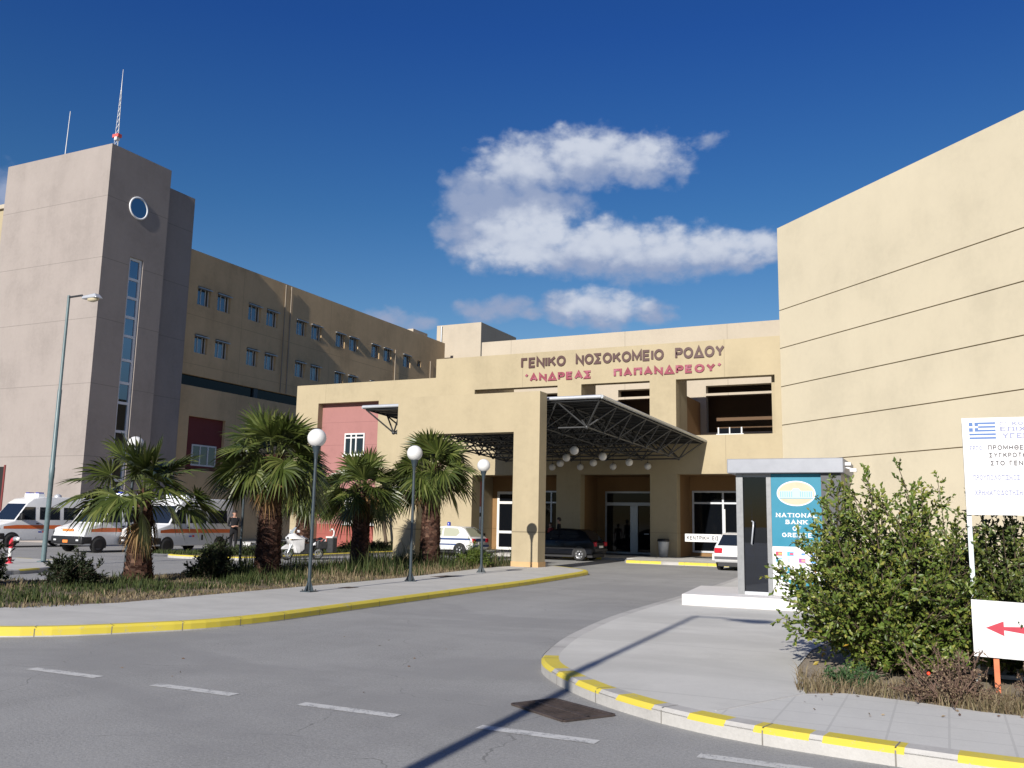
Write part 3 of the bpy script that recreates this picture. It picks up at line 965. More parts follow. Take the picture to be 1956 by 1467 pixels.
# shell behind: sides, roofs, back wall of the terrace, floors
mb = MB()
mb.box(-35.15, -34.85, FY + .45, 48.0, 0, 9.57, M_YEL)
mb.box(-34.85, -25.1, FY + .6, 48.0, 8.9, 9.1, M_GREY)
mb.box(-25.43, -22.95, FY + .6, 48.0, 0, 10.0, M_YEL)
mb.build('side_wall', ent, True)
tb = [(-22.0, -18.3), (-16.4, -13.2), (-11.4, -7.1)]
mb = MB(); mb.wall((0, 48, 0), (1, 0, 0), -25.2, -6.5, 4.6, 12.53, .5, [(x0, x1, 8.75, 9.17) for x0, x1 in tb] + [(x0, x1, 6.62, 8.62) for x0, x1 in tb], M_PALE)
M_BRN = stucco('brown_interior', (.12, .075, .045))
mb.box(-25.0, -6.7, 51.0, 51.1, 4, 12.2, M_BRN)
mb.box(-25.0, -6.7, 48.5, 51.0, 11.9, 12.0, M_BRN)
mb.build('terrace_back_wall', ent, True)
for x0, x1 in ((-18.03, -16.7), (-13.04, -11.7)):
    mb = MB()
    mb.box(x0 + .02, x1 - .02, FY + .6, 45.2, 4.6, 9.6, M_YEL)
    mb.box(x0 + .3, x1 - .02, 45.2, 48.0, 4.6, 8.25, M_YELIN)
    mb.build('terrace_fin', ent, True)
mb = MB()
mb.box(-7.2, -6.6, FY + .6, 48, 4.6, 10.4, M_YEL)
mb.build('terrace_fin', ent, True)
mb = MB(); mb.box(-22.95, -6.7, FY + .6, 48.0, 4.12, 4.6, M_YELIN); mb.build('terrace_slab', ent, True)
# ground floor recess
mb = MB()
BY = 45.5
dh = [(-22.65, -21.0, .14, 3.33), (-19.85, -18.2, .14, 3.38), (-16.25, -13.5, .14, 3.36), (-11.58, -7.6, .3, 3.40)]
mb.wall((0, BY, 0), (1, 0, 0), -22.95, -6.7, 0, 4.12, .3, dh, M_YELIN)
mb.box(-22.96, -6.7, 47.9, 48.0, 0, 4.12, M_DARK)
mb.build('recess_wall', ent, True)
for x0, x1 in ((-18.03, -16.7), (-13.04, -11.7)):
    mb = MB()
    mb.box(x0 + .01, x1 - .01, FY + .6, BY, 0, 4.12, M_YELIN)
    mb.build('pier', ent, True)
mb = MB(); mb.box(-22.95, -6.7, FY + .6, 47.9, .10, .137, M_FLOOR); mb.build('recess_floor', ent, True)
for nm, (x0, x1, z0, z1, mu, tr, fr, fwid) in {
        'door.a': (-22.65, -21.0, .14, 3.33, (), (2.72, 1.1), M_WHITE, .14), 'window.b': (-19.85, -18.2, .14, 3.38, (-19.36,), (2.75,), M_ALUL, .08),
        'door.c': (-16.25, -13.5, .14, 3.36, (), (2.74,), M_ALU, .09), 'window.d': (-11.58, -7.6, .32, 3.40, (-10.02, -8.6), (2.79,), M_ALUL, .09)}.items():
    wf, wg = MB(), MB()
    frame_window(wf, wg, (0, BY - .03, 0), (1, 0, 0), x0, x1, z0, z1, mull=mu, trans=tr, fw_=fwid, dep=.08, glass=M_DARKGL, frame=fr, gback=.05)
    if nm == 'door.c':
        wf.box(-14.85, -14.45, BY - .06, BY + .0, .14, 2.70, M_ALU)
        wf.box(-16.16, -13.59, BY - .14, BY - .032, 2.62, 2.74, M_ALUL)
        wf.box(-14.1, -13.85, BY - .09, BY - .07, 1.15, 1.2, M_ALUL)
    f = wf.build(nm.split('.')[0], ent, True); sub(wg, 'pane', f, ent)
mb = MB()
mb.box(-9.68, -9.62, FY + .06, FY + .2, 5.99, 6.34, M_WHITE); mb.box(-9.14, -9.09, FY + .06, FY + .2, 5.99, 6.34, M_WHITE); mb.box(-8.58, -8.52, FY + .06, FY + .2, 5.99, 6.34, M_WHITE)
mb.box(-9.62, -9.14, FY + .1, FY + .16, 6.0, 6.30, M_DARKGL); mb.box(-9.09, -8.58, FY + .1, FY + .16, 6.0, 6.30, M_DARKGL)
mb.box(-9.75, -8.45, FY + .03, FY + .3, 5.992, 6.03, M_WHITE)
tag(mb.build('panel_box'), 'low white framed box with two dark panes on the balcony parapet', 'box')

# ---- tall hall on the right (diagonal wall with deep horizontal grooves)
ha = R(45.75)
hd = Vector((math.sin(ha), -math.cos(ha), 0))
hn = Vector((math.cos(ha), math.sin(ha), 0))
A = Vector((-6.66, 42.985, 0))
HL = 30.0
hall = thing('hall_building', 'tall windowless yellow hall with horizontal grooves on the right', 'building', (2, 38, 0))
mb = MB()
gro = [4.61, 6.36, 8.17, 10.0, 11.83]
zs = [0] + gro + [15.9]
for i in range(len(zs) - 1):
    z0 = zs[i] + (.022 if i else 0); z1 = zs[i + 1] - (.022 if i < len(zs) - 2 else 0)
    mb.wall(A, hd, 0, HL, z0, z1, .05, [], M_HALL)
B = A + hd * HL
pl = [A + hn * .05, B + hn * .05, B + hn * 12, A + hn * 12 + hd * 4]
mb.prism([(p.x, p.y) for p in pl], 0, 15.86, M_HALL)
mb.build('wall', hall, True)
mb = MB()
for z in gro:
    mb.wall(A + hn * .046, hd, .02, HL - .02, z - .022, z + .022, .002, [], M_JOINT)
mb.build('groove', hall, True)

# ---- entrance portal
portal = thing('entrance_portal', 'freestanding yellow portal frame holding the canopy in front of the doors', 'portal', (-15.6, 28.95, 0))
mb = MB()
PY = 28.68
mb.wall((0, PY, 0), (1, 0, 0), -18.58, -12.69, .0, 6.245, .62, [(-17.62, -13.69, -1, 4.82)], M_PORT)
# two tie beams back to the building
mb.build('frame', portal, True)
for x0, x1 in ((-18.60, -17.60), (-13.71, -12.67)):
    mb2 = MB()
    mb2.box(x0, x1, PY - .012, PY + .632, ZS - .02, .30, stucco('damp_plinth', (.50, .33, .17)))
    mb2.build('plinth', portal, True)

# ---- space frame canopy
can = thing('canopy', 'grey space frame canopy with a flat metal roof between portal and building', 'canopy', (-15, 35, 5))
YA, YB_ = 29.62, 42.97
def xl(y): return -20.85 - (y - YA) * .05
def xr(y): return -10.74 + (y - YA) * .036
def zt(y): return 5.99 - (y - YA) * .030           # underside of the roof sheet; it falls gently towards the building
DEP = .84
def slab(mb, y0, y1, d0, d1, e, m_):
    mb.mesh([(xl(y0) + e, y0, zt(y0) + d0), (xr(y0) - e, y0, zt(y0) + d0), (xr(y1) - e, y1, zt(y1) + d0), (xl(y1) + e, y1, zt(y1) + d0),
             (xl(y0) + e, y0, zt(y0) + d1), (xr(y0) - e, y0, zt(y0) + d1), (xr(y1) - e, y1, zt(y1) + d1), (xl(y1) + e, y1, zt(y1) + d1)],
            [(3, 2, 1, 0), (4, 5, 6, 7), (0, 1, 5, 4), (1, 2, 6, 5), (2, 3, 7, 6), (3, 0, 4, 7)], m_)
mb = MB()
slab(mb, YA, YB_, .06, .15, 0, M_STEEL)
for i in range(34):       # ribs of the corrugated sheet, seen from below
    y = YA + (YB_ - YA) * (i + .5) / 34
    slab(mb, y - .07, y + .07, .025, .0595, .05, M_STEEL)
mb.build('roof', can, True)
for a_, b_, m_ in (((xl(YA), YA - .01), (xr(YA), YA - .01), M_ALUL), ((xr(YA) + .01, YA), (xr(YB_) + .01, YB_), M_ALU), ((xl(YA) - .01, YA), (xl(YB_) - .01, YB_), M_ALU)):
    mb = MB(); mb.tube([(*a_, zt(a_[1]) + .10), (*b_, zt(b_[1]) + .10)], .07, m_, 8); mb.build('edge_beam', can, True)
mb = MB()
NX, NY = 6, 8
def top(i, j):
    y = YA + .1 + (YB_ - YA - .3) * j / NY
    return Vector((xl(y) + .1 + (xr(y) - xl(y) - .2) * i / NX, y, zt(y)))
def bot(i, j):
    p = (top(i, j) + top(i + 1, j + 1)) / 2
    return Vector((p.x, p.y, p.z - DEP))
for i in range(NX + 1):
    for j in range(NY + 1):
        if i < NX: mb.tube([top(i, j), top(i + 1, j)], .036, M_TUBE, 5, False)
        if j < NY: mb.tube([top(i, j), top(i, j + 1)], .036, M_TUBE, 5, False)
for i in range(NX):
    for j in range(NY):
        b_ = bot(i, j)
        for q in (top(i, j), top(i + 1, j), top(i, j + 1), top(i + 1, j + 1)): mb.tube([b_, q], .034, M_TUBE, 5, False)
        if i < NX - 1: mb.tube([b_, bot(i + 1, j)], .036, M_TUBE, 5, False)
        if j < NY - 1: mb.tube([b_, bot(i, j + 1)], .036, M_TUBE, 5, False)
        mb.sphere(b_, .08, M_TUBE, 8)
mb.build('space_frame', can, True)

lamp0 = None
for a, (xx, ys) in enumerate([(-13.03, (32.85, 36.13, 39.7, 42.6)), (-14.82, (33.0, 36.44, 39.8, 42.6)), (-16.56, (33.1, 36.5, 39.94, 42.6)), (-18.1, (33.2, 36.6, 39.8, 42.6))]):
    for b_, yy in enumerate(ys):
        if (a, b_) in ((1, 0), (2, 0), (2, 1), (3, 0), (3, 1), (3, 2)): continue
        lab = f"globe lamp under the canopy, {['nearest', 'second', 'third', 'farthest'][b_ - a]} in {['the rightmost row', 'the second row from the right', 'the third row from the right', 'the leftmost row'][a]}"
        if a == 3: lab = "white globe lamp hanging alone under the canopy, leftmost of all beside the portal pillar"
        if lamp0 is None:
            lamp0 = thing('pendant_globe_lamp', lab, 'lamp', (xx, yy, 4.48), 0, 'globe lamps hanging under the canopy')
            mb = MB(); mb.sphere((0, 0, 0), .175, M_OPAL, 18); mb.build('globe', lamp0)
            mb = MB(); mb.tube([(0, 0, .15), (0, 0, .6)], .012, M_STEEL, 5); mb.lathe([(.05, .13), (.05, .2), (.001, .2)], M_STEEL, (0, 0, 0), 10); mb.build('rod', lamp0)
        else: dup(lamp0, (xx, yy, 4.48), None, lab)

# ---- lettering on the facade
M_LETB = worn('brown_letter', (.055, .017, .014), .1, 20, .5)
M_LETR = worn('faded_red_letter', (.24, .045, .07), .22, 16, .6, 0, .3, 0, (.36, .15, .22))
for nm, words, z, h, w_, m_, lab in (
        ('name_letters', [("ΓΕΝΙΚΟ", -20.09, -17.57), ("ΝΟΣΟΚΟΜΕΙΟ", -16.95, -12.29), ("ΡΟΔΟΥ", -11.66, -9.27)], 9.80, .56, .23, M_LETB, 'row of dark brown capital letters on the yellow facade, the upper line'),
        ('name_letters', [("'ΑΝΔΡΕΑΣ", -19.86, -16.12), ("ΠΑΠΑΝΔΡΕΟΥ'", -14.86, -9.43)], 9.06, .42, .26, M_LETR, 'row of faded red block letters on the yellow facade, the lower line')):
    t = thing(nm, lab, 'lettering', (words[0][1], FY, z))
    for wd, x0, x1 in words:
        mb = MB()
        letters(mb, wd, (x0, FY - .012, z), (1, 0, 0), h, w_, .045, m_, track=.3 if h < .5 else .2, width=x1 - x0)
        mb.build('word', t, True)

# ================================================================ LAMP POSTS
def globe_post(x, y, lab):
    t = thing('globe_lamp_post', lab, 'lamp post', (x, y, ZS), 0, 'globe lamp posts by the palms')
    mb = MB(); mb.sphere((0, 0, 3.22), .20, M_OPAL, 28); mb.build('globe', t)
    mb = MB(); mb.tube([(0, 0, .02), (0, 0, 2.93)], [.040, .034], M_POLE, 12)
    mb.lathe([(.041, 2.78), (.045, 2.86), (.095, 3.035), (.105, 3.05), (.001, 3.05)], M_POLE, (0, 0, 0), 14)
    mb.build('pole', t)
    mb = MB()
    mb.box(-.13, .13, -.13, .13, 0, .02, M_POLE)
    for a in range(4):
        ca, sa = math.cos(a * math.pi / 2), math.sin(a * math.pi / 2)
        mb.mesh([(ca * .045 - sa * .008, sa * .045 + ca * .008, .02), (ca * .12 - sa * .008, sa * .12 + ca * .008, .02), (ca * .045 - sa * .008, sa * .045 + ca * .008, .2),
                 (ca * .045 + sa * .008, sa * .045 - ca * .008, .02), (ca * .12 + sa * .008, sa * .12 - ca * .008, .02), (ca * .045 + sa * .008, sa * .045 - ca * .008, .2)],
                [(0, 1, 2), (5, 4, 3), (0, 2, 5, 3), (1, 4, 5, 2), (0, 3, 4, 1)], M_POLE)
        mb.lathe([(.014, .02), (.014, .05), (.001, .05)], M_STEEL, (ca * .1 - sa * .09, sa * .1 + ca * .09, 0), 6)
    mb.build('base', t)
    return t


gp = globe_post(-12.07, 15.50, 'nearest and largest globe lamp post on the left pavement, in front of the densest palm')
dup(gp, (-12.22, 19.72, ZS), .7, 'middle globe lamp post of the left pavement, in front of the rightmost palm')
dup(gp, (-12.72, 24.55, ZS), 1.9, 'farthest globe lamp post of the left pavement, casting its shadow on the portal pillar')
dup(gp, (-17.84, 15.85, ZS), 2.6, 'globe lamp just showing above the crown of the leftmost palm')
dup(gp, (-17.9, 19.84, ZS), .4, 'globe lamp post behind the planted strip, its globe lost in palm fronds')


def street_lamp(x, y, h, lab, arm):
    t = thing('street_lamp', lab, 'street lamp', (x, y, ZS))
    mb = MB()
    mb.tube([(0, 0, 0), (0, 0, 2.6), (0, 0, 2.62), (0, 0, 2.95), (0, 0, 2.97), (0, 0, 5.45), (0, 0, 5.5), (0, 0, h)], [.078, .076, .084, .084, .072, .066, .05, .045], M_POLEL, 14)
    mb.lathe([(.19, 0), (.19, .02), (.12, .03)], M_POLEL, (0, 0, 0), 14)
    mb.build('pole', t)
    mb = MB()
    mb.tube([(0, 0, h - .06), (arm * .62, 0, h - .05), (arm * .68, 0, h - .13), (arm * .78, 0, h - .14)], .035, M_STEEL, 8)
    mb.build('arm', t)
    mb = MB()
    a0 = arm * .70
    mb.mesh([(a0, -.10, h - .19), (a0 + .75, -.15, h - .21), (a0 + .75, .15, h - .21), (a0, .10, h - .19), (a0 + .02, -.07, h - .09), (a0 + .62, -.1, h - .06), (a0 + .62, .1, h - .06), (a0 + .02, .07, h - .09)],
            [(3, 2, 1, 0), (4, 5, 6, 7), (0, 1, 5, 4), (1, 2, 6, 5), (2, 3, 7, 6), (3, 0, 4, 7)], M_ALUL)
    hd_ = mb.build('head', t, bevel=.02)
    mb = MB()
    mb.lathe([(.12, 0), (.11, -.06), (.05, -.1), (.001, -.105)], mat('amber_lens', (.55, .48, .33), .2), (0, 0, 0), 14)
    o = mb.build('lens', hd_); o.scale = (2.0, 1, 1)
    for v in o.data.vertices: v.co.x += (a0 + .45) / 2.0; v.co.z += h - .21
    return t


street_lamp(-25.66, 19.6, 8.6, 'tall blue green street lamp in front of the stair tower', 1.0)
sl = street_lamp(-2.86, -1.9, 8.2, 'street lamp whose long shadow crosses the road and the corner kerb', .85)
sl.rotation_euler = (0, R(-1.3), 0)          # it leans a little

# ================================================================ VEHICLES (forward is +X)
def hwz(z, hw0, belt, k): return hw0 - max(0, z - belt) * k


def shell(profile, hw0, belt, k, material, bevel=.045, bseg=2):
    mb = MB()
    n = len(profile)
    Lp = [(x, hwz(z, hw0, belt, k), z) for x, z in profile]
    Rp = [(x, -hwz(z, hw0, belt, k), z) for x, z in profile]
    for i in range(n):
        j = (i + 1) % n
        mb.poly([Rp[i], Rp[j], Lp[j], Lp[i]], material)
    lo = [i for i in range(n) if profile[i][1] <= belt + 1e-6]
    hi = [i for i in range(n) if profile[i][1] >= belt - 1e-6]
    def rot(ix):                       # make the index run contiguous
        for s_ in range(len(ix)):
            r_ = ix[s_:] + ix[:s_]
            if all((r_[t + 1] - r_[t]) % n == 1 for t in range(len(r_) - 1)): return r_
        return ix
    for ix in (rot(lo), rot(hi)):
        mb.poly([Lp[i] for i in ix], material)
        mb.poly([Rp[i] for i in ix][::-1], material)
    return mb


def side_panel(mb, poly, hw0, belt, k, off, material, side=0):
    for sgn in ((1, -1) if not side else (side,)):
        pts = [(x, sgn * (hwz(z, hw0, belt, k) + off), z) for x, z in poly]
        mb.poly(pts if sgn < 0 else pts[::-1], material)


def across(mb, a, b, ins, hw0, belt, k, off, material, ia=.0, ib=.0):
    """panel on a transverse face between profile points a and b (lower, upper), inset at the ends"""
    a, b = Vector((a[0], 0, a[1])), Vector((b[0], 0, b[1]))
    d = (b - a)
    nrm = Vector((d.z, 0, -d.x)).normalized()
    if nrm.x * (1 if a.x > 0 else -1) < 0: nrm = -nrm
    p, q = a + d * ia, a + d * (1 - ib)
    wp, wq = hwz(p.z, hw0, belt, k) - ins, hwz(q.z, hw0, belt, k) - ins
    p, q = p + nrm * off, q + nrm * off
    mb.poly([(p.x, -wp, p.z), (p.x, wp, p.z), (q.x, wq, q.z), (q.x, -wq, q.z)], material)


M_RIM = worn('alloy_rim', (.62, .63, .65), .05, 30, .25, .8, world=False)
M_RIMS = worn('steel_rim', (.10, .10, .11), .1, 20, .5, .3, world=False)
M_VGLASS = mat('car_glass', (.012, .016, .022), .03, 0, .9)
M_LAMP = mat('lamp_glass', (.75, .77, .78), .08, .3)
M_TAIL = mat('tail_light_red', (.45, .015, .03), .15)
M_ORANGE = worn('orange_stripe', (.62, .13, .03), .04, 8, .35, world=False)
M_PLATEO = mat('orange_plate', (.75, .22, .05), .4)


def wheels(root, xs, hw, r_, rim, spokes=0):
    k = 0
    for x in xs:
        for sgn in (1, -1):
            t = MB()
            w = .19
            y0 = sgn * (hw - .10)
            t.lathe([(r_ * .62, -.095), (r_ * .93, -.095), (r_, -.06), (r_, .06), (r_ * .93, .095), (r_ * .62, .095)], M_RUBBER, (x, y0, r_), 22, 'Y')
            w_ = t.build('wheel', root)
            t = MB()
            yo = sgn * .07
            if spokes:
                t.lathe([(r_ * .66, yo), (r_ * .60, yo * 1.25), (r_ * .54, yo * .6)], rim, (x, y0, r_), 22, 'Y')
                t.lathe([(r_ * .56, yo * .45), (.001, yo * .45)], M_BLACK, (x, y0, r_), 16, 'Y', False)
                for s_ in range(spokes):
                    a = 2 * math.pi * s_ / spokes + .3
                    t.bar((x + math.cos(a) * .04, y0 + yo * 1.0, r_ + math.sin(a) * .04), (x + math.cos(a) * r_ * .58, y0 + yo * 1.1, r_ + math.sin(a) * r_ * .58), .075, .02, rim, (0, 1, 0))
                t.lathe([(.07, yo * .8), (.06, yo * 1.25), (.001, yo * 1.25)], rim, (x, y0, r_), 12, 'Y')
            else:
                t.lathe([(r_ * .66, yo), (r_ * .58, yo * 1.2), (r_ * .34, yo * .75), (r_ * .22, yo * 1.15), (.001, yo * 1.15)], rim, (x, y0, r_), 20, 'Y')
            t.build('rim', w_)


def arches(mb, xs, hw, r_, zc):
    for x in xs:
        for sgn in (1, -1):
            pts = [(x + math.cos(a) * r_ * 1.2, sgn * (hw + .004), max(.2, zc + math.sin(a) * r_ * 1.2)) for a in np.linspace(math.pi * 1.12, -.12 * math.pi, 18)]
            mb.poly(pts if sgn > 0 else pts[::-1], M_BLACK)


def ambulance(lab, loc, rz):
    t = thing('ambulance', lab, 'ambulance', loc, rz, 'white ambulances parked by the stair tower')
    PW = worn('white_van_paint', (.62, .63, .64), .03, 5, .22, 0, .6, world=False)
    prof = [(-2.5, .32), (2.36, .32), (2.47, .42), (2.47, .66), (2.42, .80), (2.36, 1.02), (2.30, 1.06), (1.62, 1.25), (1.0, 2.12), (.72, 2.32), (.2, 2.42), (-2.3, 2.44), (-2.46, 2.34), (-2.5, 1.25)]
    hw0, belt, k = .99, 1.25, .115
    mb = shell(prof, hw0, belt, k, PW)
    mb.build('body', t, bevel=.05, bseg=2)
    for poly in ([(1.56, 1.30), (.62, 1.30), (.62, 1.92), (1.12, 1.92)], [(.40, 1.32), (-.62, 1.32), (-.62, 1.92), (.40, 1.92)], [(-.82, 1.32), (-2.0, 1.32), (-2.0, 1.92), (-.82, 1.92)]):
        for sg in (1, -1):
            mb = MB(); side_panel(mb, poly, hw0, belt, k, .006, M_VGLASS, sg); mb.build('side_glass', t)
    mb = MB(); across(mb, (1.62, 1.25), (1.0, 2.12), .09, hw0, belt, k, .007, M_VGLASS, .05, .06); mb.build('windscreen', t)
    for sg in (1, -1):
        mb = MB(); side_panel(mb, [(2.1, .88), (-2.46, .88), (-2.46, 1.06), (1.5, 1.06), (2.1, 1.0)], hw0, belt, k, .005, M_ORANGE, sg); mb.build('stripe', t)
    mb = MB()
    mb.box(2.405, 2.425, -.42, .28, .90, 1.0, M_PLATEO)
    mb.build('front_stripe', t)
    mb = MB()
    mb.box(2.0, 2.53, -1.0, 1.0, .36, .70, M_BLACK); mb.build('bumper', t, bevel=.06, bseg=2)
    for sgn in (1, -1):
        mb = MB()
        y = sgn * .72
        mb.box(2.25, 2.432, y - .21, y + .21, .845, 1.02, M_LAMP)
        mb.build('headlight', t, bevel=.02)
        mb = MB(); mb.box(2.51, 2.54, y - .08, y + .08, .50, .57, M_LAMP); mb.build('fog_light', t)
        mb = MB(); mb.box(1.28, 1.42, sgn * 1.0 - .02, sgn * 1.0 + sgn * .18 + .02, 1.32, 1.62, M_BLACK); mb.build('mirror', t, bevel=.03)
        mb = MB(); mb.box(-2.515, -2.49, sgn * .86 - .06, sgn * .86 + .06, .8, 1.25, M_TAIL); mb.build('tail_light', t)
    mb = MB(); mb.box(2.532, 2.542, -.2, .12, .42, .54, M_PLATEO); mb.build('number_plate', t)
    mb = MB(); mb.box(.05, .35, -.62, .62, 2.40, 2.58, worn('white_beacon_bar', (.78, .8, .82), .03, 5, .3, world=False)); mb.box(.06, .34, -.55, -.3, 2.58, 2.64, mat('beacon_blue', (.03, .05, .32), .2)); mb.box(.06, .34, .3, .55, 2.58, 2.64, MATS['beacon_blue'])
    mb.build('beacon_bar', t)
    mb = MB(); mb.lathe([(.18, 2.42), (.16, 2.54), (.06, 2.6), (.001, 2.6)], M_ALUL, (-1.0, 0, 0), 14); mb.build('roof_vent', t)
    # small emblem on the side: red and blue blocks, dark handles
    mb = MB()
    side_panel(mb, [(.22, .70), (.08, .70), (.08, .79), (.22, .79)], hw0, belt, k, .005, mat('emblem_red', (.5, .04, .05), .4))
    side_panel(mb, [(.42, .70), (.25, .70), (.25, .77), (.42, .77)], hw0, belt, k, .005, mat('emblem_blue', (.05, .08, .35), .4))
    side_panel(mb, [(-.35, .56), (-.47, .56), (-.47, .80), (-.35, .80)], hw0, belt, k, .005, M_BLACK)
    side_panel(mb, [(.56, 1.10), (.42, 1.10), (.42, 1.15), (.56, 1.15)], hw0, belt, k, .012, M_BLACK)
    side_panel(mb, [(.51, .40), (.50, .40), (.50, 1.9), (.51, 1.9)], hw0, belt, k, .0045, M_BLACK)
    side_panel(mb, [(-.72, .40), (-.73, .40), (-.73, 2.1), (-.72, 2.1)], hw0, belt, k, .0045, M_BLACK)
    mb.build('side_marks', t)
    mb = MB(); arches(mb, (1.68, -1.55), hw0, .33, .33); mb.build('wheel_arch', t)
    wheels(t, (1.68, -1.55), hw0 + .02, .33, M_RIMS)
    return t


am = ambulance('white ambulance with orange stripe partly behind the trunk of the leftmost palm', (-31.75, 31.1, 0), R(-90 + 1))
dup(am, (-33.75, 29.35, 0), R(-90 - 2), 'white ambulance with its whole front in view, between the street lamp and the leftmost palm')
dup(am, (-40.6, 30.4, 0), R(-90 - 7), 'white ambulance cut off by the left edge, seen from the side behind the street lamp')


def hatchback(name, lab, loc, rz, paint_, rim, spokes=5, L=3.9, stripe=None, beacon=False, trim=None, glass=None, tail=None):
    t = thing(name, lab, 'car', loc, rz)
    s = L / 3.9
    hw0, belt, k = .83, .88, .30
    prof = [(-1.86, .30), (1.78, .28), (1.93, .40), (1.93, .58), (1.86, .70), (1.70, .78), (.92, .92), (.86, .94), (.10, 1.36), (-.35, 1.42), (-1.15, 1.38), (-1.42, 1.28), (-1.80, .88), (-1.90, .80), (-1.94, .60), (-1.94, .42)]
    prof = [(x * s, z) for x, z in prof]
    # belt points
    ins_ = []
    for i in range(len(prof)):
        a, b = prof[i], prof[(i + 1) % len(prof)]
        ins_.append(a)
        if (a[1] - belt) * (b[1] - belt) < -1e-9:
            tt = (belt - a[1]) / (b[1] - a[1]); ins_.append((a[0] + (b[0] - a[0]) * tt, belt))
    prof = ins_
    shell(prof, hw0, belt, k, paint_).build('body', t, bevel=.05, bseg=2)
    gl = glass or M_VGLASS
    mb = MB()
    X = lambda *p: [(x * s, z) for x, z in p]
    for poly in (X((.72, .935), (-.18, .935), (-.18, 1.33), (.10, 1.32)), X((-.27, .935), (-1.0, .935), (-1.18, 1.10), (-1.04, 1.30), (-.27, 1.335))):
        for sg in (1, -1):
            mb = MB(); side_panel(mb, poly, hw0, belt, k, .006, gl, sg); mb.build('side_glass', t)
    mb = MB(); across(mb, (.86 * s, .94), (.10 * s, 1.36), .07, hw0, belt, k, .007, gl, .06, .06); mb.build('windscreen', t)
    mb = MB(); across(mb, (-1.80 * s, .88), (-1.42 * s, 1.28), .10, hw0, belt, k, .007, gl, .12, -.12); mb.build('rear_window', t)
    for sgn in (1, -1):
        mb = MB(); mb.box(-1.955 * s, -1.78 * s, sgn * .66 - .15, sgn * .66 + .15, .64, .84, tail or M_TAIL); mb.build('tail_light', t, bevel=.03)
        mb = MB(); mb.box(1.70 * s, 1.90 * s, sgn * .60 - .17, sgn * .60 + .17, .60, .72, M_LAMP); mb.build('headlight', t, bevel=.02)
        mb = MB(); mb.box(.58 * s, .74 * s, sgn * .9 - .09, sgn * .9 + .09, .92, 1.04, M_BLACK if paint_ is not M_CARW else paint_); mb.build('mirror', t, bevel=.03)
    mb = MB()
    mb.box(-1.975 * s, -1.80 * s, -.80, .80, .44, .53, trim or M_BLACK)
    mb.box(1.80 * s, 1.955 * s, -.78, .78, .36, .50, trim or M_BLACK)
    side_panel(mb, X((1.0, .52), (-1.0, .52), (-1.0, .585), (1.0, .585)), hw0, belt, k, .008, trim or M_BLACK)
    side_panel(mb, X((-.205, .45), (-.215, .45), (-.215, 1.3), (-.205, 1.3)), hw0, belt, k, .0045, M_BLACK)
    side_panel(mb, X((-.05, .80), (-.18, .80), (-.18, .835), (-.05, .835)), hw0, belt, k, .015, M_BLACK)
    mb.build('trim', t)
    if stripe:
        mb = MB()
        side_panel(mb, X((1.3, .76), (-1.86, .76), (-1.78, .85), (1.2, .85)), hw0, belt, k, .006, stripe)
        mb.box(-1.945 * s, -1.87 * s, -.48, .48, .72, .84, stripe)
        mb.build('stripe', t)
        mb = MB(); letters(mb, 'ΑΣΤΥΝΟΜΙΑ', (.62, -hw0 - .0065, .62), (-1, 0, 0), .085, .2, .001, stripe, .3)
    if beacon:
        mb = MB(); mb.lathe([(.09, 1.42), (.085, 1.57), (.06, 1.60), (.001, 1.60)], MATS['beacon_blue'], (-.1, 0, 0), 14); mb.build('beacon', t)
    mb = MB(); mb.box(-1.962 * s, -1.95 * s, -.26, .26, .58, .68, mat('plate_white', (.7, .7, .68), .4)); mb.build('number_plate', t)
    mb = MB(); arches(mb, (1.22 * s, -1.22 * s), hw0, .29, .29); mb.build('wheel_arch', t)
    mb = MB(); mb.box(-1.85 * s, 1.8 * s, -.7, .7, .16, .32, M_BLACK); mb.build('underside', t)
    wheels(t, (1.22 * s, -1.22 * s), hw0 + .02, .29, rim, spokes)
    return t


M_CARW = worn('white_car_paint', (.63, .63, .63), .03, 5, .2, 0, .6, world=False)
M_CARB = worn('black_car_paint', (.004, .005, .008), .05, 5, .22, 0, .35, world=False)
M_SEATGL = mat('pale_seen_through_glass', (.36, .37, .28), .05, 0, .8)
hatchback('parked_car', 'dark blue black hatchback parked under the canopy beside the portal pillar', (-15.95, 38.65, 0), R(180), M_CARB, M_RIM, 7)
hatchback('police_car', 'white police hatchback with a blue stripe and blue beacon behind the palms', (-21.95, 38.65, 0), R(180), M_CARW, M_RIM, 6, 3.75,
          stripe=mat('police_blue', (.03, .06, .17), .4), beacon=True, trim=MATS['police_blue'], glass=M_SEATGL)
wc = hatchback('parked_car', 'white hatchback seen from behind, half hidden by the bank kiosk', (-7.12, 36.35, 0), R(90), M_CARW, M_RIM, 5, 4.0, trim=mat('grey_trim', (.06, .06, .07), .5))


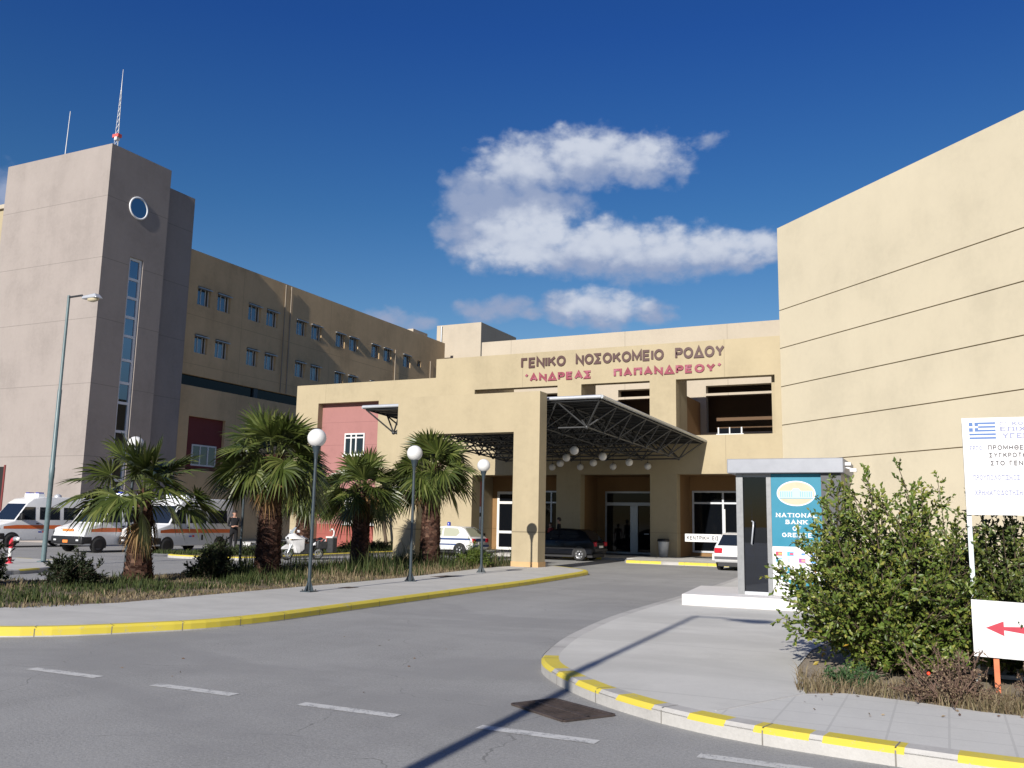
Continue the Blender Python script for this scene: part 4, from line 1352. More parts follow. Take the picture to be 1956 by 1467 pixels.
def motorcycle(lab, loc, rz):
    t = thing('motorcycle', lab, 'motorcycle', loc, rz)
    mw = M_CARW
    for x, r_ in ((.70, .30), (-.70, .30)):
        mb = MB()
        mb.lathe([(r_ * .74, -.055), (r_ * .93, -.06), (r_, 0), (r_ * .93, .06), (r_ * .74, .055)], M_RUBBER, (x, 0, r_), 24, 'Y')
        w_ = mb.build('wheel', t)
        mb = MB()
        mb.lathe([(r_ * .76, -.05), (r_ * .72, 0), (r_ * .76, .05)], M_RIM, (x, 0, r_), 20, 'Y')
        for s_ in range(3):
            a = 2 * math.pi * s_ / 3
            mb.bar((x, 0, r_), (x + math.cos(a) * r_ * .73, 0, r_ + math.sin(a) * r_ * .73), .05, .04, M_RIM, (0, 1, 0))
        mb.lathe([(r_ * .5, .065), (r_ * .32, .065)], M_ALU, (x, 0, r_), 18, 'Y')
        mb.build('rim', w_)
    mb = MB()
    for y in (-.09, .09): mb.tube([(.70, y, .30), (.42, y, .92)], .028, M_ALU, 8)
    mb.build('fork', t)
    mb = MB(); mb.mesh([(.98, -.06, .52), (.98, .06, .52), (.72, -.08, .66), (.72, .08, .66), (.44, -.07, .56), (.44, .07, .56), (.98, -.07, .46), (.98, .07, .46), (.44, -.08, .48), (.44, .08, .48)],
                       [(0, 1, 3, 2), (2, 3, 5, 4), (0, 2, 4, 8, 6), (1, 7, 9, 5, 3)], mw); mb.build('mudguard', t)
    prof = [(.66, .82), (.72, .95), (.58, 1.12), (.46, 1.16), (.30, 1.05), (.10, .98), (-.02, .90), (-.02, .45), (.20, .28), (.38, .30), (.45, .55)]
    shell(prof, .24, .90, .25, mw).build('fairing', t, bevel=.05, bseg=2)
    mb = MB(); mb.mesh([(.56, -.16, 1.12), (.56, .16, 1.12), (.36, .12, 1.38), (.36, -.12, 1.38), (.64, 0, 1.13), (.40, 0, 1.40)], [(0, 4, 5, 3), (4, 1, 2, 5)], mat('tinted_screen', (.25, .28, .3), .05)); mb.build('windscreen', t)
    shell([(.20, .80), (.22, 1.00), (.05, 1.04), (-.2, .92), (-.22, .8)], .15, .9, .3, mw).build('tank', t, bevel=.05, bseg=2)
    shell([(-.18, .74), (-.18, .86), (-.55, .86), (-.86, .98), (-.90, .9), (-.6, .72)], .14, .86, .2, M_BLACK).build('seat', t, bevel=.03)
    shell([(-.4, .62), (-.5, .76), (-.98, .92), (-1.02, .84), (-.7, .60)], .17, .8, .2, mw).build('tail', t, bevel=.03)
    for sgn in (1, -1):
        mb = MB(); mb.box(-.98, -.5, sgn * .32 - .11, sgn * .32 + .11, .48, .80, M_STEEL); mb.build('pannier', t, bevel=.05, bseg=2)  # panniers coloured dark to stand for the shaded rear
        mb = MB(); mb.tube([(.44, sgn * .2, 1.16), (.42, sgn * .40, 1.22)], .012, M_BLACK, 6); mb.box(.36, .42, sgn * .40 - .08, sgn * .40 + .08, 1.18, 1.28, mw); mb.build('mirror', t)
        mb = MB(); mb.box(.70, .735, sgn * .09 - .06, sgn * .09 + .06, .90, .98, M_LAMP if sgn < 0 else M_BLACK); mb.build('headlight', t)
    mb = MB(); mb.tube([(.28, -.36, 1.05), (.36, -.2, 1.08), (.36, .2, 1.08), (.28, .36, 1.05)], .016, M_BLACK, 8); mb.build('handlebar', t)
    mb = MB(); mb.box(-.35, .30, -.2, .2, .25, .70, M_STEEL); mb.bar((-.2, 0, .4), (-.70, 0, .30), .08, .08, M_STEEL); mb.build('engine', t, bevel=.04)
    mb = MB(); mb.tube([(-.1, -.2, .32), (-.5, -.24, .32), (-.95, -.26, .42)], .05, M_ALU, 10); mb.build('exhaust', t)
    return t


mc = motorcycle('white faired police motorcycle parked between the palm trunks', (-23.14, 29.16, 0), R(-118))
mc.scale = (.92, .92, .92)

# ================================================================ STREET FURNITURE AND SIGNS
M_HYD = worn('hydrant_red', (.55, .03, .05), .15, 18, .45)
hy = thing('fire_hydrant', 'red and white standpipe hydrant with a grey coupling at the left edge', 'hydrant', (-25.45, 18.3, ZS))
mb = MB()
mb.tube([(0, 0, 0), (0, 0, .5), (0, 0, .62), (.06, 0, .70), (.14, 0, .73)], [.055, .055, .06, .065, .065], M_HYD, 12); mb.lathe([(.1, 0), (.1, .03), (.05, .04)], M_HYD, (0, 0, 0), 12); mb.build('pipe', hy)
mb = MB(); mb.lathe([(.057, .20), (.0575, .45)], M_WHITE, (0, 0, 0), 12); mb.build('band', hy)
mb = MB(); mb.lathe([(.07, .14), (.075, .22), (.06, .28)], M_ALU, (0, 0, .73), 12, 'X'); mb.lathe([(.06, .28), (.055, .36), (.001, .37)], M_WHITE, (0, 0, .73), 12, 'X'); mb.build('coupling', hy)

bar = thing('raised_barrier', 'raised parking barrier with brown and white arm in the left bay', 'barrier', (-20.85, 39.75 + .45, ZS))
mb = MB(); mb.box(-.14, .14, -.14, .14, 0, .95, M_BLACK); mb.build('cabinet', bar, bevel=.015)
mb = MB(); mb.box(-.05, .02, -.2, -.15, .85, 1.75, M_WHITE); mb.box(-.05, .02, -.2, -.15, 1.95, 2.25, M_ALUL); mb.box(-.05, .02, -.2, -.15, 2.25, 3.5, worn('barrier_brown', (.30, .09, .05), .1, 8, .5)); mb.box(-.045, .015, -.195, -.155, 1.75, 1.95, M_BLACK)
mb.build('arm', bar)

bn = thing('litter_bin', 'white round litter bin with a dark lid against the pier right of the doors', 'bin', (-12.25, 42.55, ZS))
mb = MB(); mb.lathe([(.001, .01), (.20, .01), (.27, .72), (.27, .76)], M_ALUL, (0, 0, 0), 18); mb.build('drum', bn)
mb = MB(); mb.lathe([(.30, .74), (.30, .80), (.26, .87), (.001, .88)], M_BLACK, (0, 0, 0), 18); mb.build('lid', bn)

gb = thing('ring_handled_bin', 'grey bin with a white rim and ring, behind the tall grass', 'bin', (-24.8, 33.3, ZS))
mb = MB(); mb.box(-.18, .18, -.17, .17, 0, .66, M_STEEL); mb.build('drum', gb, bevel=.03)
mb = MB(); mb.box(-.20, .16, -.19, .19, .66, .73, M_WHITE)
mb.tube([(math.cos(a) * .12 - .02, 0, .88 + math.sin(a) * .17) for a in np.linspace(-1.2, 2.6, 12)], .035, M_WHITE, 8); mb.build('rim', gb)

M_INK = mat('black_ink', (.03, .03, .035), .6)
M_SIGNW = worn('white_sign_face', (.64, .64, .64), .025, 3, .45)
es = thing('entrance_sign', 'long low white board with black capitals beside the white car', 'sign', (-9.8, 41.5, ZS))
mb = MB(); mb.box(-10.92, -8.55, 41.5, 41.54, .92, 1.275, M_SIGNW); mb.build('board', es, True)
mb = MB(); letters(mb, 'ΚΕΝΤΡΙΚΗ ΕΙΣΟΔΟΣ', (-10.82, 41.499, 1.0), (1, 0, 0), .19, .2, .0012, M_INK, .28, width=2.1); mb.build('lettering', es, True)
mb = MB(); mb.box(-9.13, -9.06, 41.541, 41.60, ZS, 2.42, M_WHITE); mb.build('post', es, True)
mb = MB(); mb.box(-9.62, -8.8, 41.3, 41.72, ZS, .42, M_WHITE); mb.build('base', es, True)

pq = MB(); pq.box(-12.25, -11.72, BY - .03, BY - .002, 1.76, 2.33, M_ALUL)
for i in range(6): pq.box(-12.19, -11.80 - .06 * (i % 3), BY - .033, BY - .0302, 1.86 + .07 * i, 1.875 + .07 * i, M_ALU)
tag(pq.build('wall_plaque'), 'pale grey notice plaque on the wall between the pier and the right window', 'plaque')

# --- bank kiosk on its plinth
KY = 18.28
pl_ = MB(); pl_.prism([(-4.70, 17.57), (1.0, 17.57), (1.0, 20.3), (-5.0, 20.3)], ZS - .02, .335, M_KPLAT)
kp = tag(pl_.build('kiosk_platform', bevel=.012), 'low white concrete platform under the bank kiosk', 'platform')
ko = thing('bank_kiosk', 'small metal bank kiosk with a glass door and a teal and white panel', 'kiosk', (-2.8, 19.2, .335))
KZ = .335
M_KALU = worn('kiosk_grey_metal', (.235, .24, .245), .05, 14, .4, .5)
M_KDK = worn('kiosk_side_metal', (.065, .067, .072), .06, 9, .42, .4)
M_TEAL = worn('teal_panel', (.010, .175, .265), .05, 2, .4)
mb = MB(); mb.box(-3.90, -1.70, KY - .17, KY + 1.95, 2.70, 2.985, worn('kiosk_fascia', (.26, .272, .30), .05, 4, .45, .25)); mb.build('fascia', ko, True, bevel=.012)
mb = MB()
for x0, x1, y0, y1 in ((-3.76, -3.63, KY, KY + .14), (-3.17, -3.08, KY, KY + .14), (-3.76, -3.63, KY + 1.66, KY + 1.8)):
    q__ = MB(); q__.box(x0, x1, y0, y1, KZ, 2.70, M_KALU); q__.build('post', ko, True)
mb.box(-3.63, -3.17, KY + .02, KY + .1, 2.63, 2.70, M_KALU); mb.box(-3.63, -3.17, KY + .02, KY + .1, KZ, KZ + .06, M_ALUL)
mb.build('door_frame', ko, True)
def glassmat():
    m = mat('kiosk_glass', (.02, .03, .05), .02)
    g = NG(m.node_tree)
    tr = g.n('ShaderNodeBsdfTransparent'); tr.inputs[0].default_value = (.15, .19, .27, 1)
    gl = g.n('ShaderNodeBsdfGlossy'); gl.inputs['Roughness'].default_value = .01
    gl.inputs['Color'].default_value = (.8, .85, .95, 1)
    ms = g.n('ShaderNodeMixShader'); ms.inputs[0].default_value = .10
    m.node_tree.links.new(tr.outputs[0], ms.inputs[1]); m.node_tree.links.new(gl.outputs[0], ms.inputs[2])
    m.node_tree.links.new(ms.outputs[0], m.node_tree.nodes['Material Output'].inputs[0])
    return m
M_KGL = glassmat()
mb = MB(); mb.box(-3.63, -3.17, KY + .05, KY + .062, KZ + .06, 2.63, M_KGL); dr = mb.build('door', ko, True)
mb = MB(); mb.tube([(-3.47, KY + .05, 1.30), (-3.47, KY - .03, 1.32), (-3.43, KY - .04, 1.66), (-3.43, KY - .02, 1.74), (-3.47, KY + .05, 1.76)], .016, M_ALUL, 8); sub(mb, 'handle', dr, ko)
mb = MB(); mb.box(-3.745, -3.73, KY + .14, KY + 1.66, KZ, 2.70, M_KGL); mb.build('side_glass', ko, True)
mb = MB()
mb.box(-3.70, -1.78, KY + 1.70, KY + 1.78, KZ, 2.70, M_KDK); mb.box(-2.1, -1.76, KY + .05, KY + 1.70, KZ, 2.70, M_KDK)
mb.box(-3.08, -2.10, KY + .06, KY + .1, KZ, 2.70, M_KDK)
mb.build('wall', ko, True)
mb = MB(); mb.box(-2.13, -1.76, KY - .055, KY + .048, KZ, 2.695, M_KDK); mb.build('corner_panel', ko, True)
# cash machine and shelf inside
mb = MB(); mb.box(-3.05, -2.15, KY + 1.0, KY + 1.7, KZ, 1.9, M_STEEL); mb.box(-3.0, -2.4, KY + .96, KY + .999, 1.3, 1.65, M_MIRROR); mb.box(-3.58, -3.28, KY + 1.35, KY + 1.68, KZ + .0, 1.25, M_ALU); mb.box(-3.30, -3.16, KY + .8, KY + .95, 1.30, 1.42, M_SIGNW)
mb.build('cash_machine', ko, True)
mb = MB()
px0, px1 = -3.078, -2.132
mb.box(px0, px1, KY + .005, KY + .058, 1.285, 2.69, M_TEAL)
mb.box(px0, px1, KY + .005, KY + .058, KZ + .01, 1.283, M_SIGNW)
pn = mb.build('advert_panel', ko, True)
mb = MB()
cx_, cz_ = (px0 + px1) / 2, 2.31
def ell(mb, rx, rz, y, m_, n=40): mb.poly([(cx_ + rx * math.cos(2 * math.pi * i / n), y, cz_ + rz * math.sin(2 * math.pi * i / n)) for i in range(n)][::1], m_)
ell(mb, .365, .245, KY + .004, M_SIGNW); ell(mb, .34, .222, KY + .003, worn('emblem_cream', (.55, .40, .28), .05, 5, .5))
M_EMB = mat('emblem_light_blue', (.36, .52, .56), .5)
M_EMD = mat('emblem_line_blue', (.15, .30, .36), .5)
yv = KY + .0022
mb.poly([(cx_ - .31, yv, cz_ - .09), (cx_ + .31, yv, cz_ - .09), (cx_ + .31, yv, cz_ + .05), (cx_ - .31, yv, cz_ + .05)], M_EMB)
mb.poly([(cx_ - .09, yv - .0004, cz_ + .05), (cx_ + .09, yv - .0004, cz_ + .05), (cx_ + .05, yv - .0004, cz_ + .10), (cx_ - .05, yv - .0004, cz_ + .10)], M_EMB)
for i in range(15):
    xx = cx_ - .29 + i * .0415
    mb.poly([(xx - .006, yv - .0008, cz_ - .07), (xx + .006, yv - .0008, cz_ - .07), (xx + .006, yv - .0008, cz_ + .035), (xx - .006, yv - .0008, cz_ + .035)], M_EMD)
mb.poly([(cx_ - .32, yv - .0012, cz_ - .105), (cx_ + .32, yv - .0012, cz_ - .105), (cx_ + .32, yv - .0012, cz_ - .09), (cx_ - .32, yv - .0012, cz_ - .09)], M_EMD)
mb.poly([(cx_ - .06, yv - .0016, cz_ - .09), (cx_ + .06, yv - .0016, cz_ - .09), (cx_ + .06, yv - .0016, cz_ + .03), (cx_, yv - .0016, cz_ + .075), (cx_ - .06, yv - .0016, cz_ + .03)], MATS['emblem_light_blue'])
sub(mb, 'emblem', pn, ko)
mb = MB()
for wd, z, w_, h_ in (("NATIONAL", 1.845, .76, .085), ("BANK", 1.715, .40, .085), ("OF", 1.59, .15, .085), ("GREECE", 1.465, .55, .085)):
    mb = MB(); letters(mb, wd, (cx_ - w_ / 2, KY + .004, z), (1, 0, 0), h_, .2, .001, M_SIGNW, .34, width=w_, serif=True)
    sub(mb, 'word', pn, ko)
mb = MB()
cols = [((.45, .05, .10), (.75, .35, .10)), ((.05, .35, .55), (.55, .05, .12)), ((.6, .6, .62), (.08, .2, .5)), ((.05, .15, .45), (.4, .55, .7)), ((.10, .35, .55), (.6, .62, .6)), ((.35, .45, .55), (.65, .62, .5)), ((.30, .06, .25), (.6, .3, .2)), ((.05, .25, .55), (.2, .45, .65))]
for i, (c1, c2) in enumerate(cols):
    mb = MB(); xx = px0 + .06 + (i % 4) * .215; zz = 1.105 if i < 4 else .985
    mb.poly([(xx, KY + .004, zz), (xx + .125, KY + .004, zz), (xx + .125, KY + .004, zz + .08), (xx, KY + .004, zz + .08)], mat('card_a%d' % i, c1, .5))
    mb.poly([(xx + .05, KY + .0035, zz + .02), (xx + .118, KY + .0035, zz + .02), (xx + .118, KY + .0035, zz + .06), (xx + .05, KY + .0035, zz + .06)], mat('card_b%d' % i, c2, .5))
    sub(mb, 'card_mark', pn, ko)
mb = MB()
letters(mb, '24', (px0 + .17, KY + .004, .70), (1, 0, 0), .20, .2, .001, M_TEAL, .3, width=.42)
mb.poly([(px0 + .14, KY + .0035, .655), (px0 + .80, KY + .0035, .655), (px0 + .80, KY + .0035, .60), (px0 + .58, KY + .0035, .38), (px0 + .45, KY + .0035, .42), (px0 + .30, KY + .0035, .60)], M_TEAL)
letters(mb, 'Bank', (px0 + .12, KY + .0028, .52), (1, 0, 0), .075, .17, .001, M_INK, .3, width=.26)
sub(mb, 'slogan', pn, ko)

# camera brackets on the side of the kiosk
mb = MB(); mb.box(-1.70, -1.60, KY + .2, KY + .35, 2.86, 2.92, M_SIGNW); mb.box(-1.62, -1.5, KY + .2, KY + .35, 2.74, 2.80, M_SIGNW); mb.bar((-1.72, KY + .28, 2.84), (-1.55, KY + .28, 2.78), .03, .03, M_SIGNW); mb.build('bracket_light', ko, True)

# --- construction notice board
nb_ = thing('notice_board', 'large white notice board with a blue and white flag and printed capitals', 'sign', (.21, 10.7, ZS), R(1.5))
M_NBLUE = mat('flag_blue', (.035, .115, .32), .5)
M_NLIL = worn('faded_lilac_ink', (.20, .22, .36), .1, 30, .6, world=False)
M_NDK = worn('faded_black_ink', (.05, .045, .055), .3, 40, .6, world=False)
mb = MB(); mb.box(-.225, 1.5, -.03, -.005, 1.83, 2.99, M_SIGNW); bd = mb.build('board', nb_)
bd.scale = (.879, 1, .879); bd.location = (.193, 0, .081)
mb = MB()
fx0, fz1, fw2, fh = -.15, 2.935, .285, .20
st_ = fh / 9
yk = -.0312
for i in range(0, 9, 2):
    x0 = fx0 if i > 4 else fx0 + .10
    mb.poly([(x0, yk, fz1 - st_ * (i + 1)), (fx0 + fw2, yk, fz1 - st_ * (i + 1)), (fx0 + fw2, yk, fz1 - st_ * i), (x0, yk, fz1 - st_ * i)], M_NBLUE)
q = fh * 5 / 9
for a, b, c, d in ((0, .042, 0, 2), (.062, .10, 0, 2), (0, .042, 3, 5), (.062, .10, 3, 5)):
    mb.poly([(fx0 + a, yk, fz1 - st_ * d), (fx0 + b, yk, fz1 - st_ * d), (fx0 + b, yk, fz1 - st_ * c), (fx0 + a, yk, fz1 - st_ * c)], M_NBLUE)
o = mb.build('flag', bd)
def nline(txt, x, z, h, w, m_, wd, serif=False, track=.34):
    mb = MB(); letters(mb, txt, (x, -.0305, z), (1, 0, 0), h, w, .0012, m_, track, width=wd, serif=serif); mb.build('text_line', bd)
nline("Γ' ΚΟΙΝΟΤΙΚΟ", .185, 2.895, .04, .19, M_NLIL, .60, True); nline("ΕΠΙΧΕΙΡΗΣΙΑΚΟ", .19, 2.825, .052, .19, M_NLIL, .92, True); nline("ΥΓΕΙΑ-ΠΡΟΝΟΙΑ", .21, 2.74, .06, .19, M_NLIL, .86, True)
nline("ΕΡΓΟ:", -.15, 2.60, .052, .19, M_NLIL, .145, True)
nline("ΠΡΟΥΠΟΛΟΓΙΣΜΟΣ:", -.13, 2.245, .058, .19, M_NLIL, .50, True); nline("ΧΡΗΜΑΤΟΔΟΤΗΣΗ:", -.12, 2.065, .058, .19, M_NLIL, .51, True)
nline("ΠΡΟΜΗΘΕΙΑ ΚΑΙ", .045, 2.60, .058, .20, M_NDK, .62); nline("ΣΥΓΚΡΟΤΗΜΑ", .055, 2.51, .058, .20, M_NDK, .50); nline("ΣΤΟ ΓΕΝ. ΝΟΣ.", .065, 2.415, .058, .20, M_NDK, .58)
nline("1.4", .40, 2.245, .055, .20, M_NDK, .13); nline("Ε", .43, 2.065, .055, .20, M_NDK, .05); nline("Ε", .44, 1.975, .055, .20, M_NDK, .05)
mb = MB(); mb.box(-.005, .04, -.004, .046, 0, 2.66, worn('galvanised_post', (.45, .50, .52), .1, 12, .45, .4)); mb.build('post', nb_)
mb = MB(); mb.box(1.3, 1.345, -.004, .046, 0, 2.66, MATS['galvanised_post']); mb.build('post', nb_)

ar = thing('arrow_sign', 'white board with a red arrow pointing left on an orange post', 'sign', (.37, 10.05, ZS), R(-1.5))
mb = MB()
mb.mesh([(-.30, -.03, .42), (.95, -.03, .395), (.95, -.03, 1.045), (-.30, -.03, 1.075), (-.30, -.005, .42), (.95, -.005, .395), (.95, -.005, 1.045), (-.30, -.005, 1.075)],
        [(0, 1, 2, 3), (5, 4, 7, 6), (4, 5, 1, 0), (3, 2, 6, 7), (1, 5, 6, 2), (4, 0, 3, 7)], M_SIGNW)
bd = mb.build('board', ar); bd.scale = (.814, 1, .814); bd.location = (.062, 0, -.012)
mb = MB()
M_ARW = worn('red_arrow', (.40, .022, .045), .08, 6, .5, world=False)
az_ = .755
mb.poly([(-.16, -.0312, az_), (.03, -.0312, az_ - .085), (.03, -.0312, az_ + .085)], M_ARW)
mb.poly([(.03, -.0308, az_ - .018), (.80, -.0308, az_ - .12), (.80, -.0308, az_ + .06), (.03, -.0308, az_ + .022)], M_ARW)
mb.build('arrow', bd)
mb = MB(); mb.box(-.018, .03, -.004, .045, 0, .75, worn('orange_post', (.55, .15, .06), .12, 14, .5)); mb.build('post', ar)
mb = MB(); mb.box(.40, 1.1, 11.0, 11.08, .13, .17, M_KPLAT); mb.box(-.30 + .35, .95, 11.25, 11.33, .13, .21, M_KPLAT)
tag(mb.build('concrete_edging'), 'pale concrete edging strip lying behind the arrow sign', 'edging')

# --- drain and covers
M_RUST = worn('rusty_iron', (.060, .045, .040), .25, 22, .75, .2)
dg = thing('drain_grate', 'rusty iron drain grate in the road beside the corner kerb', 'drain', (-3.18, 7.73, 0))
mb = MB()
c_ = [(-.46, -.02), (-.225, .40), (.495, .02), (.21, -.43)]
def bil(u_, v_):
    a, b, c, d = [np.array(p) for p in c_]
    return (1 - u_) * (1 - v_) * a + (1 - u_) * v_ * b + u_ * v_ * c + u_ * (1 - v_) * d
mb.poly([(*bil(0, 0), .004), (*bil(1, 0), .004), (*bil(1, 1), .004), (*bil(0, 1), .004)], M_DARK)
mb.build('pit', dg)
mb = MB()
for i in range(15):
    u_ = (i + .5) / 15
    mb.bar((*bil(u_, .02), .011), (*bil(u_, .98), .012), .019, .014, M_RUST)
for a, b in (((0, 0), (1, 0)), ((0, 1), (1, 1)), ((0, 0), (0, 1)), ((1, 0), (1, 1)), ((0, .5), (1, .5))):
    mb.bar((*bil(*a), .012), (*bil(*b), .012), .035, .016, M_RUST)
mb.build('grate', dg)
for (x0, y0, w_, l_, lb) in ((-12.25, 16.75, .28, .4, 'small rusty cover plate in the left pavement near the nearest globe lamp post'), (-12.75, 21.6, .42, .85, 'long dark cover plate in the left pavement near the farthest globe lamp post')):
    mb = MB(); mb.box(x0, x0 + w_, y0, y0 + l_, ZS - .005, ZS + .006, M_RUST)
    for k in range(5): mb.box(x0 + .03, x0 + w_ - .03, y0 + .04 + k * l_ / 5.4, y0 + .06 + k * l_ / 5.4, ZS + .006, ZS + .010, M_RUST)
    tag(mb.build('cover_plate'), lb, 'cover plate')
mb = MB(); mb.box(-27.2, -26.5, 31.5, 32.3, ZS, .62, M_STEEL)
tag(mb.build('utility_box', bevel=.02), 'grey box half hidden in the hedge right of the standing man', 'box')
mb = MB(); mb.box(-27.75, -27.35, 30.9, 31.2, .14, .52, M_SIGNW); mb.box(-27.78, -27.32, 30.87, 31.23, .52, .56, M_PALE)
tag(mb.build('meter_box', bevel=.02), 'small white box in the hedge beside the standing man', 'box')


# ================================================================ PEOPLE
def person(lab, loc, rz, shirt, trousers, pose='hands', hair=(.02, .017, .015), h=1.76):
    t = thing('person', lab, 'person', loc, rz)
    s = h / 1.76
    # local: faces +X
    J = {'pelvis': (0, 0, .95, .135, .15), 'waist': (.0, 0, 1.08, .115, .14), 'chest': (.01, 0, 1.28, .125, .17), 'neckb': (0, 0, 1.45, .075, .10), 'neck': (.015, 0, 1.52, .052, .056), 'head0': (.03, 0, 1.60, .078, .072), 'head1': (.03, 0, 1.70, .088, .078), 'head2': (.02, 0, 1.745, .055, .05)}
    E_ = [('pelvis', 'waist'), ('waist', 'chest'), ('chest', 'neckb'), ('neckb', 'neck'), ('neck', 'head0'), ('head0', 'head1'), ('head1', 'head2')]
    for sg, n in ((1, 'l'), (-1, 'r')):
        J['hip' + n] = (0, sg * .09, .88, .095, .095); J['knee' + n] = (.02 if sg > 0 else -.01, sg * .10, .49, .062, .062)
        J['calf' + n] = (-.01, sg * .10, .32, .058, .058); J['ank' + n] = (-.02, sg * .10, .09, .042, .042); J['toe' + n] = (.15, sg * .115, .035, .042, .03)
        J['sh' + n] = (0, sg * .19, 1.42, .062, .062)
        if pose == 'hands':
            J['elb' + n] = (.02, sg * .25, 1.15, .047, .047); J['wr' + n] = (.25, sg * .10, 1.10, .032, .032); J['hand' + n] = (.33, sg * .05, 1.13, .038, .028)
        else:
            J['elb' + n] = (-.02, sg * .25, 1.13, .047, .047); J['wr' + n] = (.06, sg * .25, .90, .032, .032); J['hand' + n] = (.08, sg * .245, .80, .036, .026)
        E_ += [('pelvis', 'hip' + n), ('hip' + n, 'knee' + n), ('knee' + n, 'calf' + n), ('calf' + n, 'ank' + n), ('ank' + n, 'toe' + n), ('neckb', 'sh' + n), ('sh' + n, 'elb' + n), ('elb' + n, 'wr' + n), ('wr' + n, 'hand' + n)]
        for q in range(5):   # fingers and thumb
            hx, hy, hz = J['hand' + n][:3]
            d = (.08, (q - 1.8) * .014 * sg, -.01) if pose == 'hands' else (.012 * (q - 1.8), 0, -.085)
            if q == 4: d = (.04, -.045 * sg, .02) if pose == 'hands' else (.05, -.01 * sg, -.03)
            J[f'f{q}' + n] = (hx + d[0], hy + d[1], hz + d[2], .009, .009)
            E_.append(('hand' + n, f'f{q}' + n))
    names = list(J)
    me = bpy.data.meshes.new('body')
    me.from_pydata([J[n][:3] for n in names], [(names.index(a), names.index(b)) for a, b in E_], [])
    o = bpy.data.objects.new('body', me); COL.objects.link(o)
    sk = o.modifiers.new('skin', 'SKIN')
    for i, n in enumerate(names):
        me.skin_vertices[0].data[i].radius = J[n][3:5]
        me.skin_vertices[0].data[i].use_root = (n == 'pelvis')
    ss = o.modifiers.new('sub', 'SUBSURF'); ss.levels = ss.render_levels = 2
    dgp = bpy.context.evaluated_depsgraph_get()
    nm = bpy.data.meshes.new_from_object(o.evaluated_get(dgp))
    bpy.data.objects.remove(o)
    skin = worn('skin', (.42, .24, .17), .06, 12, .55, world=False)
    for mt in (shirt, trousers, skin, M_BLACK): nm.materials.append(mt)
    for p in nm.polygons:
        x, y, z = p.center
        hand = (pose == 'hands' and x > .22 and z > 1.0) or (pose != 'hands' and abs(y) > .2 and z < .9)
        p.material_index = 2 if (z > 1.48 or hand) else (3 if z < .10 else (1 if z < .98 and abs(y) < .2 else 0))
        p.use_smooth = True
    b = bpy.data.objects.new('body', nm); COL.objects.link(b); b.parent = t; b.scale = (s, s, s)
    mb = MB()
    hm = mat('hair_%d' % int(hair[0] * 1000), hair, .7)
    mb.lathe([(.093, 1.685), (.099, 1.72), (.086, 1.765), (.05, 1.79), (.001, 1.80)], hm, (.012, 0, 0), 16)
    mb.lathe([(.07, 1.60), (.094, 1.66), (.097, 1.70)], hm, (-.012, 0, 0), 16)
    k = mb.build('hair', t); k.scale = (s, s, s)
    mb = MB()
    for sg in (1, -1):
        mb.sphere((.108, sg * .03, 1.665), .011, M_BLACK, 8); mb.sphere((.03, sg * .083, 1.65), .024, skin, 8)
    mb.mesh([(.11, -.012, 1.63), (.11, .012, 1.63), (.137, 0, 1.628), (.112, 0, 1.668)], [(0, 2, 3), (2, 1, 3), (0, 1, 2)], skin)
    mb.box(.104, .113, -.024, .024, 1.598, 1.606, mat('lips', (.25, .09, .08), .5))
    k = mb.build('face', t); k.scale = (s, s, s)
    return t


M_CLB = worn('black_cloth', (.004, .004, .006), .2, 12, .9, world=False)
M_CLN = worn('navy_cloth', (.014, .015, .022), .2, 12, .9, world=False)
M_CLR = worn('red_cloth', (.22, .02, .025), .2, 12, .9, world=False)
person('man in black clothes standing by the ambulance, looking at something in his hands', (-27.0, 29.45, ZS), R(-35), M_CLB, M_CLB)
person('man in dark clothes standing behind the dark hatchback under the canopy', (-16.75, 40.35, ZS), R(200), M_CLB, M_CLN, 'down')
person('shorter person in red behind the roof of the dark hatchback', (-17.25, 40.5, ZS), R(-120), M_CLR, M_CLN, 'down', (.03, .015, .01), 1.52)

# ================================================================ PLANTS
def unit(v): return v / (np.linalg.norm(v, axis=-1, keepdims=True) + 1e-9)


M_FROND = leafmat('palm_frond', [(.026, .038, .008), (.044, .064, .012), (.076, .100, .020), (.14, .155, .045)], .40, .15, .5)
M_FRONDD = leafmat('dry_frond', [(.10, .055, .022), (.17, .10, .04), (.24, .16, .07)], .7, .1, .2)
M_PETI = worn('petiole', (.10, .115, .035), .15, 10, .5, world=False)
M_TRUNK = worn('palm_trunk', (.050, .029, .022), .24, 9, .9, 0, .15, .6, (.11, .06, .042))
M_TRUNKR = leafmat('palm_leaf_bases', [(.028, .014, .010), (.060, .028, .020), (.10, .048, .034), (.17, .10, .07)], .8, 0, .2)


